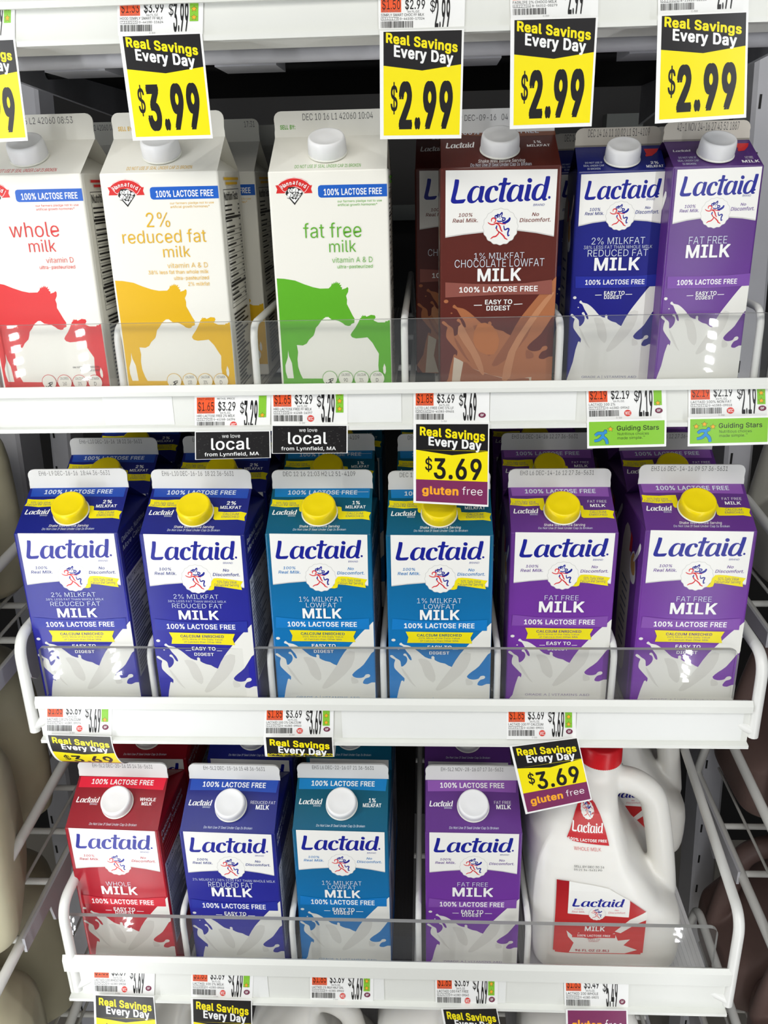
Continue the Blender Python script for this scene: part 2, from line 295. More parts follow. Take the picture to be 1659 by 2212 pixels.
# ------------------------------------------------------------------ print layouts, millimetres on the pack face (u right, v down from the shoulder; roof v up)
# letter outlines, 1/1000 em: advance width, closed loops
GLYPHS = {'$': (447, '64,60 91,31 128,9 172,-4 202,-7 202,-74 244,-74 244,-7 278,-4 323,11 360,34 386,64 403,99 408,139 405,171 395,198 359,238 312,264 264,279 244,284 244,456 267,453 302,437 326,412 337,378 401,378 394,415 377,449 351,476 316,498 275,511 244,514 244,583 202,583 202,513 180,511 138,498 102,476 75,448 58,413 52,372 60,326 86,289 128,260 184,239 202,234 202,53 166,59 142,71 123,88 110,110 104,137 38,137 46,96;119,352 115,376 118,398 129,418 145,435 167,448 194,456 202,457 202,296 169,308 131,334;311,74 286,60 257,52 244,51 244,222 245,222 296,205 332,179 342,161 346,139 341,114 329,92'),
'%': (676, '75,388 78,360 86,335 101,314 121,297 146,286 175,283 205,286 230,297 250,314 264,335 273,360 276,388 276,412 273,440 264,464 250,486 230,503 206,513 175,517 146,513 121,503 101,486 87,464 78,440 75,412;153,332 138,346 130,365 127,388 127,412 130,435 138,454 153,468 175,473 198,468 213,454 223,412 223,388 221,365 212,346 198,332 175,327;400,95 403,68 412,43 426,21 446,5 471,-6 501,-10 531,-6 555,5 575,21 589,43 598,68 601,95 601,120 598,147 590,172 576,194 556,210 531,221 501,225 471,221 447,210 427,194 412,172 403,147 400,120;479,39 464,53 455,73 453,95 453,120 456,142 464,162 479,176 501,180 524,176 538,162 549,120 549,95 546,73 538,53 523,39 501,35;482,509 132,0 191,0 540,509'),
'&': (448, '197,-7 150,-2 110,12 78,34 54,62 39,96 34,133 37,163 47,189 85,235 140,279 216,335 237,352 255,375 262,405 258,427 245,445 226,457 201,461 168,453 145,431 137,399 145,363 169,327 204,284 438,0 364,0 171,231 121,293 87,344 78,370 75,398 79,430 91,458 109,481 134,499 165,510 200,513 235,510 266,499 290,482 308,459 320,433 324,404 315,362 291,325 256,293 154,217 110,174 100,154 97,131 100,108 109,87 124,70 143,57 166,49 193,46 223,50 251,59 301,95 321,121 336,151 346,186 349,224 408,224 405,180 397,144 371,92 345,62 333,47 305,23 271,7 234,-3'),
'(': (273, '89,207 101,324 132,441 177,539 236,539 191,428 161,313 151,207 160,115 188,16 236,-96 177,-96 150,-46 128,4 111,55 99,106 92,156'),
')': (273, '37,-96 86,18 113,116 122,207 112,313 82,428 37,539 97,539 142,441 173,323 184,207 182,156 174,104 161,53 144,3 123,-47 97,-96'),
'*': (453, '201,223 206,331 114,272 89,315 186,365 89,415 114,459 206,400 201,509 250,509 246,400 337,459 362,415 266,365 362,315 337,272 246,331 250,223'),
',': (188, '38,-119 68,71 137,71 84,-119'),
'-': (453, '337,244 337,188 114,188 114,244'),
'.': (188, '95,-4 78,-1 63,9 53,24 50,41 53,59 63,73 78,83 95,87 113,83 128,73 138,59 141,41 138,24 128,9 113,-1'),
'/': (249, '235,533 71,-76 14,-76 178,533'),
'0': (453, '227,-7 174,1 130,24 95,62 69,113 57,155 50,202 48,254 50,306 57,353 69,395 95,447 130,484 174,508 227,516 279,508 323,484 358,447 384,395 396,353 403,306 405,254 403,202 396,155 384,113 359,62 323,24 279,1;227,50 261,56 290,74 313,103 330,144 340,194 344,254 340,314 330,365 313,405 290,435 261,453 227,460 192,453 163,435 140,405 123,365 113,314 109,254 113,194 123,144 140,103 163,74 192,56'),
'1': (453, '198,509 86,427 86,358 209,448 212,448 212,55 76,55 76,0 391,0 391,55 276,55 276,509'),
'2': (453, '64,0 64,47 234,229 282,282 311,327 320,371 317,397 308,419 293,436 273,449 224,460 196,457 172,447 153,433 139,413 130,390 127,362 66,362 71,405 86,442 111,473 143,496 182,511 225,516 268,511 306,497 337,474 361,445 376,411 381,372 371,318 336,259 267,180 153,60 153,57 389,57 389,0'),
'3': (453, '218,-7 173,-3 133,10 98,30 70,57 52,91 44,132 109,132 115,107 126,87 144,71 165,59 219,50 275,61 297,74 315,93 325,116 329,145 326,172 316,196 299,217 275,234 242,244 201,248 157,248 157,299 288,448 288,452 70,452 70,509 372,509 372,461 211,278 211,289 264,288 308,276 344,253 371,222 387,186 393,145 387,103 370,66 344,36 309,12 266,-2'),
'4': (453, '40,158 40,105 282,105 282,0 343,0 343,105 413,105 413,163 343,163 343,318 282,318 282,163 109,163 109,166 311,509 247,509'),
'5': (453, '221,-7 178,-2 140,11 108,32 83,60 66,93 60,130 122,130 127,108 138,89 173,60 221,50 250,53 276,64 298,82 314,104 324,131 328,162 324,193 314,221 297,244 275,262 248,273 218,277 167,268 128,246 67,253 96,509 366,509 366,452 151,452 134,301 136,301 178,325 229,334 263,330 294,321 321,306 345,285 364,260 379,231 388,199 391,163 385,117 369,76 343,41 309,15 268,-1'),
'6': (453, '226,-7 182,-1 142,15 109,40 84,74 69,115 64,162 68,199 80,239 137,340 252,509 322,509 151,261 145,261 165,288 196,307 235,314 278,309 316,295 346,271 370,240 384,201 389,157 384,112 368,73 343,39 310,14 271,-2;226,48 254,52 279,63 299,79 314,101 324,128 327,157 324,187 314,213 299,235 279,251 254,262 226,265 198,262 174,252 153,235 138,214 128,188 125,158 128,128 138,102 153,79 174,63 198,52'),
'7': (453, '97,0 323,448 323,452 62,452 62,509 391,509 391,449 165,0'),
'8': (453, '226,-7 178,-2 136,11 101,33 74,62 57,96 52,135 55,166 65,195 81,220 101,241 125,256 153,265 153,267 119,282 93,308 76,342 70,380 75,417 90,450 114,477 146,498 184,511 226,516 269,511 306,498 337,477 361,450 377,417 382,380 376,342 359,308 333,282 300,267 300,265 327,256 351,241 372,220 387,195 397,166 401,135 395,96 378,62 352,33 317,11 275,-2;226,49 258,52 285,60 307,74 323,91 333,113 337,139 333,165 322,189 305,208 283,223 256,232 226,235 196,232 169,223 147,208 130,189 119,165 115,139 119,113 129,91 145,74 167,60 195,52;226,290 274,300 293,313 307,330 316,351 319,376 316,399 308,420 294,437 275,449 226,460 177,449 159,437 145,420 136,399 133,376 136,351 145,330 159,313 178,300'),
'9': (453, '226,516 271,510 310,494 343,468 368,434 384,393 389,347 385,309 373,270 315,168 200,0 130,0 301,248 307,248 287,221 257,202 218,195 175,199 137,214 106,237 83,269 68,307 64,352 69,397 85,436 110,469 143,494 182,510;226,460 199,457 174,446 154,429 138,407 129,381 125,352 129,322 138,295 154,274 174,257 199,247 226,243 254,247 279,257 299,273 314,295 324,321 327,350 324,381 314,407 299,429 279,446 254,457'),
':': (188, '50,41 53,24 63,9 78,-1 95,-4 113,-1 128,9 138,24 141,41 138,59 128,73 113,83 95,87 78,83 63,73 53,59;50,316 53,299 63,284 78,274 95,271 113,274 128,284 138,299 141,316 138,334 128,349 113,359 95,362 78,359 63,349 53,334'),
'A': (480, '16,0 85,0 135,142 344,142 395,0 463,0 276,509 201,509;191,302 213,371 239,456 264,372 287,302 324,199 155,199'),
'B': (456, '60,0 60,509 241,509 289,504 329,491 359,469 381,442 394,410 398,374 395,344 387,320 356,286 315,267 315,262 339,257 363,245 385,227 402,203 414,173 418,136 413,100 400,67 377,39 344,18 301,4 247,0;125,57 245,57 296,63 330,80 349,105 355,137 352,161 342,184 327,203 306,218 279,228 248,231 125,231;125,285 238,285 288,296 308,309 323,326 333,348 336,372 330,403 313,429 283,446 240,452 125,452'),
'C': (510, '267,-7 225,-3 186,7 150,25 119,49 92,79 70,115 53,157 44,203 40,254 44,305 53,352 70,393 92,429 119,459 150,484 186,501 225,512 267,516 340,504 373,490 402,471 427,447 448,418 463,385 473,348 408,348 389,395 357,428 315,449 267,456 223,450 184,432 150,403 125,364 109,314 103,254 109,194 125,145 151,105 184,76 223,59 267,53 315,60 357,81 389,114 408,160 473,160 463,124 448,91 428,62 402,38 373,19 341,5 305,-4'),
'D': (502, '60,509 60,0 219,0 268,3 312,14 351,31 384,54 411,83 433,119 449,159 458,205 462,255 458,306 449,351 433,391 399,441 353,478 315,495 273,505 225,509;318,81 272,63 215,57 125,57 125,452 221,452 275,446 320,428 354,399 379,361 394,312 399,255 394,198 379,149 354,110'),
'E': (419, '60,0 60,509 372,509 372,452 125,452 125,286 355,286 355,229 125,229 125,57 375,57 375,0'),
'F': (410, '60,0 60,509 369,509 369,452 125,452 125,278 346,278 346,221 125,221 125,0'),
'G': (520, '269,-7 225,-3 185,7 149,25 118,49 91,79 69,116 53,157 43,203 40,254 43,305 53,352 69,393 91,429 117,459 149,484 184,501 223,512 265,516 304,513 340,504 374,489 403,469 429,445 449,416 465,384 474,349 408,349 387,393 356,427 315,448 265,456 222,450 183,432 150,404 125,364 109,314 103,254 109,194 125,145 151,105 184,76 224,59 269,53 309,57 345,71 374,93 396,123 410,160 415,202 434,199 283,199 283,256 478,256 478,200 471,141 451,91 419,50 377,19 326,0'),
'H': (517, '60,0 60,509 125,509 125,289 392,289 392,509 457,509 457,0 392,0 392,232 125,232 125,0'),
'I': (301, '31,0 31,57 118,57 118,452 31,452 31,509 269,509 269,452 183,452 183,57 269,57 269,0'),
'K': (467, '60,509 60,0 125,0 125,167 198,245 372,0 449,0 243,289 448,509 364,509 212,344 174,303 139,261 124,242 125,334 125,509'),
'L': (393, '60,0 60,509 125,509 125,57 361,57 361,0'),
'M': (628, '60,0 60,509 152,509 277,187 287,159 299,123 311,84 322,49 307,49 318,83 330,121 342,158 352,187 476,509 568,509 568,0 504,0 504,291 504,327 505,369 506,413 507,457 513,457 498,409 482,363 467,322 456,291 342,0 286,0 170,291 159,321 145,361 129,408 112,457 119,457 120,416 121,372 122,328 122,291 122,0'),
'N': (523, '60,0 60,509 136,509 343,183 363,151 388,107 414,55 405,54 401,108 399,157 399,195 399,509 463,509 463,0 387,0 202,290 177,331 148,381 108,452 119,454 122,384 124,328 125,291 125,0'),
'O': (533, '267,-7 225,-3 186,7 150,25 119,49 92,79 70,115 53,157 44,203 40,254 44,305 53,352 70,393 92,429 119,459 150,484 186,501 225,512 267,516 309,512 348,501 384,484 415,459 442,429 464,393 480,352 490,305 493,254 490,203 480,157 464,115 442,79 415,49 384,25 348,7 309,-3;267,53 310,59 349,76 383,105 408,144 425,194 430,254 425,314 408,365 383,404 349,433 310,450 267,456 223,450 184,433 151,404 125,364 109,314 103,254 109,194 125,144 151,105 184,76 223,59'),
'P': (445, '60,0 60,509 235,509 289,503 332,487 366,462 390,430 404,391 409,348 404,304 390,265 366,233 332,207 289,191 235,186 109,186 109,242 233,242 269,246 297,256 318,272 333,294 342,319 344,348 342,376 333,402 318,423 297,439 268,449 232,452 125,452 125,0'),
'Q': (533, '70,115 92,79 119,49 150,25 186,7 225,-3 267,-7 309,-3 348,7 357,12 401,-48 468,-48 403,40 415,49 442,79 464,115 480,157 490,203 493,254 490,305 480,352 464,393 442,429 415,459 384,484 348,501 309,512 267,516 225,512 186,501 150,484 119,459 92,429 70,393 53,352 44,305 40,254 44,203 53,157;125,144 109,194 103,254 109,314 125,364 151,404 184,433 223,450 267,456 310,450 349,433 383,404 408,365 425,314 430,254 425,194 408,144 383,105 365,90 313,159 245,159 318,63 310,59 267,53 223,59 184,76 151,105'),
'R': (449, '60,509 60,0 125,0 125,198 236,198 246,199 353,0 428,0 313,211 333,217 367,240 390,271 405,309 409,352 405,395 390,433 367,465 333,489 290,504 236,509;125,255 125,452 233,452 269,449 298,440 319,425 334,405 342,380 345,352 342,324 334,300 319,281 298,267 269,258 234,255'),
'S': (447, '224,-9 172,-4 128,9 91,31 64,60 46,96 38,137 104,137 110,110 123,88 142,71 166,59 224,49 257,52 286,60 311,74 329,92 341,114 346,139 342,161 332,179 296,205 245,222 184,239 128,260 86,289 60,326 52,372 58,413 75,448 102,476 138,498 180,511 227,516 275,511 316,498 351,476 377,449 394,415 401,378 337,378 326,412 302,437 267,453 225,459 194,456 167,448 145,435 129,418 118,398 115,376 119,352 131,334 169,308 212,293 264,279 312,264 359,238 395,198 405,171 408,139 403,99 386,64 360,34 323,11 278,-4'),
'T': (449, '32,452 32,509 417,509 417,452 257,452 257,0 193,0 193,452'),
'U': (517, '259,-8 203,-2 154,15 114,43 85,80 66,124 60,173 60,509 124,509 124,178 128,144 141,113 160,87 187,68 220,56 259,52 298,56 331,68 357,87 377,113 389,144 393,178 393,509 457,509 457,173 451,124 433,80 403,43 363,15 315,-2'),
'V': (480, '204,0 16,509 84,509 192,206 215,137 248,31 235,31 267,138 290,206 395,509 463,509 278,0'),
'W': (686, '155,0 16,509 82,509 163,196 175,145 187,94 197,40 189,40 200,94 211,145 224,196 306,509 380,509 462,196 474,145 486,94 497,40 488,40 499,94 510,145 523,196 603,509 670,509 530,0 455,0 368,323 351,391 336,475 350,475 335,395 318,323 230,0'),
'X': (474, '18,0 217,284 217,236 29,509 104,509 178,400 204,361 223,329 243,292 232,292 252,329 272,361 298,400 374,509 446,509 259,239 259,287 456,0 382,0 292,129 268,165 250,195 230,231 244,231 225,196 206,166 182,129 91,0'),
'Y': (472, '203,0 203,208 16,509 91,509 192,344 222,292 250,230 224,230 251,293 280,344 381,509 455,509 268,208 268,0'),
'Z': (438, '42,0 42,46 273,385 306,431 341,476 348,454 285,452 223,452 40,452 40,509 397,509 397,462 169,129 134,81 97,33 90,54 152,57 214,57 399,57 399,0'),
'_': (319, '319,0 319,-56 0,-56 0,0'),
'a': (389, '160,-9 126,-5 94,5 68,22 48,45 35,73 30,108 34,138 43,161 58,179 78,193 125,211 178,220 234,227 265,235 273,243 276,255 276,257 267,297 240,322 196,331 149,322 118,301 100,274 41,291 57,322 79,346 104,364 133,375 194,384 239,379 286,360 306,343 322,320 333,290 337,251 337,0 277,0 277,52 272,52 252,25 215,1;170,45 202,49 228,59 248,74 263,93 272,115 276,138 276,190 259,182 231,176 200,171 175,168 134,159 103,139 95,124 92,105 102,72 130,52'),
'b': (424, '229,-8 198,-5 172,4 138,31 118,59 112,59 112,0 53,0 53,509 114,509 114,319 118,319 137,346 171,373 197,381 229,384 274,378 313,361 345,332 370,293 385,245 390,189 385,133 370,84 346,45 313,16 274,-2;220,47 253,51 279,66 301,88 316,117 325,151 328,189 325,227 316,261 301,290 280,311 253,325 220,330 188,325 161,312 140,291 125,263 116,229 113,189 116,150 125,115 140,86 162,65 188,51'),
'c': (396, '207,-8 159,-2 117,16 82,46 56,85 40,133 34,187 40,243 56,291 82,330 117,360 159,378 207,384 260,377 305,356 340,322 362,277 303,262 290,289 270,311 242,325 207,330 173,325 145,310 124,287 108,258 99,224 96,187 99,151 108,117 124,89 145,66 173,51 207,46 243,52 271,66 292,89 304,117 363,102 341,56 306,21 261,-1'),
'd': (424, '195,-8 151,-2 111,16 79,45 55,84 39,133 34,189 39,245 55,293 79,332 112,361 151,378 196,384 228,381 253,373 287,346 306,319 311,319 311,509 372,509 372,0 313,0 313,59 307,59 287,31 252,4 227,-5;205,47 236,51 263,65 284,86 299,115 309,150 312,189 309,229 300,263 284,291 263,312 237,325 205,330 172,325 145,311 124,290 108,261 99,227 96,189 99,151 109,117 124,88 145,66 172,51'),
'e': (404, '212,-8 161,-2 117,16 82,46 56,85 40,132 34,187 39,242 55,290 81,329 115,359 157,378 205,384 266,374 294,361 319,341 341,315 357,282 368,242 371,194 371,169 75,169 75,221 338,221 310,202 307,237 298,269 283,294 263,314 237,326 205,330 173,326 146,313 125,294 109,270 99,241 96,211 96,178 100,139 110,106 128,80 151,61 179,50 212,46 254,53 285,73 306,105 365,91 353,63 335,39 311,19 283,4 249,-5'),
'f': (254, '142,0 142,327 228,327 228,379 142,379 142,419 145,443 154,460 171,470 195,474 215,472 227,468 243,521 222,527 187,530 135,519 113,505 96,486 84,461 81,432 81,379 6,379 6,327 81,327 81,0'),
'g': (425, '207,-151 168,-148 134,-140 82,-110 51,-69 101,-41 122,-66 154,-88 207,-97 249,-92 282,-75 304,-47 311,-6 311,68 306,68 287,41 252,16 227,8 195,5 152,10 113,27 80,53 55,90 39,136 34,191 39,246 55,293 80,332 112,361 152,378 196,384 228,382 253,373 288,346 308,319 313,319 313,379 372,379 372,-9 367,-54 350,-90 324,-117 291,-136 251,-147;205,59 237,63 264,75 285,95 300,121 309,154 312,193 309,231 300,264 285,291 264,312 237,325 205,330 172,325 145,312 124,290 109,262 99,229 96,193 99,155 109,123 124,96 145,76 172,63'),
'h': (410, '114,227 114,0 53,0 53,509 114,509 114,287 102,287 124,332 152,362 187,379 227,384 264,380 295,369 321,349 341,321 353,285 357,240 357,0 296,0 296,235 290,275 273,304 246,323 210,329 184,326 161,317 141,303 126,283 117,257'),
'i': (167, '54,455 67,446 84,443 100,446 114,455 123,468 126,483 123,499 114,512 100,521 84,524 67,521 54,512 44,499 41,483 44,468;53,379 53,0 114,0 114,379'),
'j': (167, '-10,-143 4,-143 37,-139 65,-129 86,-113 102,-90 111,-63 114,-30 114,379 53,379 53,-29 50,-54 40,-72 25,-83 2,-87 -10,-87;41,483 44,468 53,455 67,446 83,443 100,446 114,455 123,468 126,483 123,499 114,512 100,521 83,524 67,521 53,512 44,499'),
'k': (381, '114,212 114,509 53,509 53,0 114,0 114,141 154,178 294,0 372,0 201,216 360,379 284,379 121,212'),
'l': (189, '139,-2 101,3 74,20 58,47 53,84 53,509 114,509 114,99 120,62 130,54 146,52 160,53 170,54 181,3 162,-1'),
'm': (610, '53,0 53,379 112,379 112,295 108,295 118,323 132,346 172,376 219,386 257,380 287,361 309,331 321,295 312,295 322,321 337,343 381,375 437,386 468,383 497,372 522,354 541,328 553,296 557,255 557,0 496,0 496,254 490,289 473,313 447,326 419,330 395,328 374,320 345,290 335,247 335,0 274,0 274,260 269,288 253,311 229,326 199,330 158,320 140,307 126,289 117,266 114,238 114,0'),
'n': (410, '114,227 114,0 53,0 53,379 112,379 112,287 102,287 124,332 152,362 187,379 227,384 264,380 295,369 321,349 341,321 353,285 357,240 357,0 296,0 296,235 290,275 273,304 246,323 210,329 184,326 161,317 141,303 126,283 117,257'),
'o': (415, '207,-8 159,-2 117,16 82,46 56,85 40,133 34,187 40,243 56,291 82,330 117,360 159,378 207,384 256,378 299,360 333,330 359,291 376,243 381,187 376,133 359,85 333,46 299,16 256,-2;207,46 242,51 270,66 292,89 307,117 316,151 319,187 316,224 307,258 292,287 270,310 242,325 207,330 173,325 145,310 124,287 108,258 99,224 96,187 99,151 108,117 124,89 145,66 173,51'),
'p': (424, '53,-143 53,379 112,379 112,319 118,319 137,346 171,373 197,381 229,384 274,378 313,361 345,332 370,293 385,245 390,189 385,133 370,84 346,45 313,16 274,-2 229,-8 198,-5 173,4 138,31 118,59 114,59 114,-143;220,47 253,51 279,66 301,88 316,117 325,151 328,189 325,227 316,261 301,290 280,311 253,325 220,330 188,325 161,312 140,291 125,263 116,229 113,189 116,150 125,115 140,86 162,65 188,51'),
'q': (424, '372,-143 311,-143 311,59 306,59 287,31 252,4 227,-5 195,-8 151,-2 111,16 79,45 55,84 39,133 34,189 39,245 55,293 79,332 112,361 151,378 196,384 228,381 253,373 287,346 307,319 313,319 313,379 372,379;205,47 236,51 263,65 284,86 299,115 309,150 312,189 309,229 300,263 284,291 263,312 237,325 205,330 172,325 145,311 124,290 108,261 99,227 96,189 99,151 109,117 124,88 145,66 172,51'),
'r': (259, '53,0 53,379 112,379 112,321 115,321 130,347 152,367 181,380 213,385 229,384 243,384 243,322 230,324 207,326 182,323 159,315 140,301 126,284 117,262 114,237 114,0'),
's': (365, '182,-8 145,-5 112,3 84,18 62,38 45,63 36,94 94,107 105,79 124,60 150,49 181,45 217,50 244,62 262,81 268,103 265,121 254,136 237,147 212,155 149,170 104,186 72,208 53,237 47,274 51,305 65,332 87,354 115,370 149,381 187,384 223,381 254,372 279,358 299,339 324,290 268,277 258,298 243,316 219,328 187,333 156,329 131,317 114,299 109,277 112,258 124,243 172,223 229,209 275,194 306,171 325,142 331,107 326,75 312,47 290,24 260,6 223,-5'),
't': (227, '65,93 72,52 92,21 125,2 168,-4 192,-3 213,2 202,54 185,51 170,50 150,53 136,61 128,76 126,98 126,327 204,327 204,379 126,379 126,471 65,471 65,379 6,379 6,327 65,327'),
'u': (410, '182,-5 146,-1 115,11 89,31 69,59 57,95 53,139 53,379 114,379 114,144 119,105 137,75 164,56 200,50 226,53 249,62 268,77 283,97 293,122 296,153 296,379 357,379 357,0 298,0 298,92 307,92 286,47 257,17 222,0'),
'v': (389, '163,0 17,379 84,379 165,155 187,87 206,21 184,21 203,87 224,155 305,379 371,379 226,0'),
'w': (567, '138,0 23,379 87,379 133,214 154,137 175,41 165,41 186,135 206,214 252,379 316,379 362,214 382,136 402,41 391,41 413,135 434,214 480,379 545,379 429,0 368,0 319,172 305,225 291,280 277,338 291,338 277,280 263,225 248,172 199,0'),
'x': (379, '21,0 171,218 171,171 29,379 100,379 147,306 179,253 207,206 175,206 202,253 233,306 282,379 352,379 209,169 209,214 358,0 287,0 231,85 200,136 173,182 205,182 178,136 148,85 91,0'),
'y': (389, '47,-139 61,-86 71,-87 104,-89 130,-74 151,-36 163,-1 17,379 84,379 165,155 187,87 206,21 184,21 202,87 224,155 305,379 371,379 204,-58 177,-107 139,-136 91,-145 65,-143'),
'z': (380, '42,0 42,46 254,320 254,323 48,323 48,379 333,379 333,331 126,60 126,56 339,56 339,0'),
'|': (230, '141,673 141,-164 88,-164 88,673'),
' ': (188, '')}
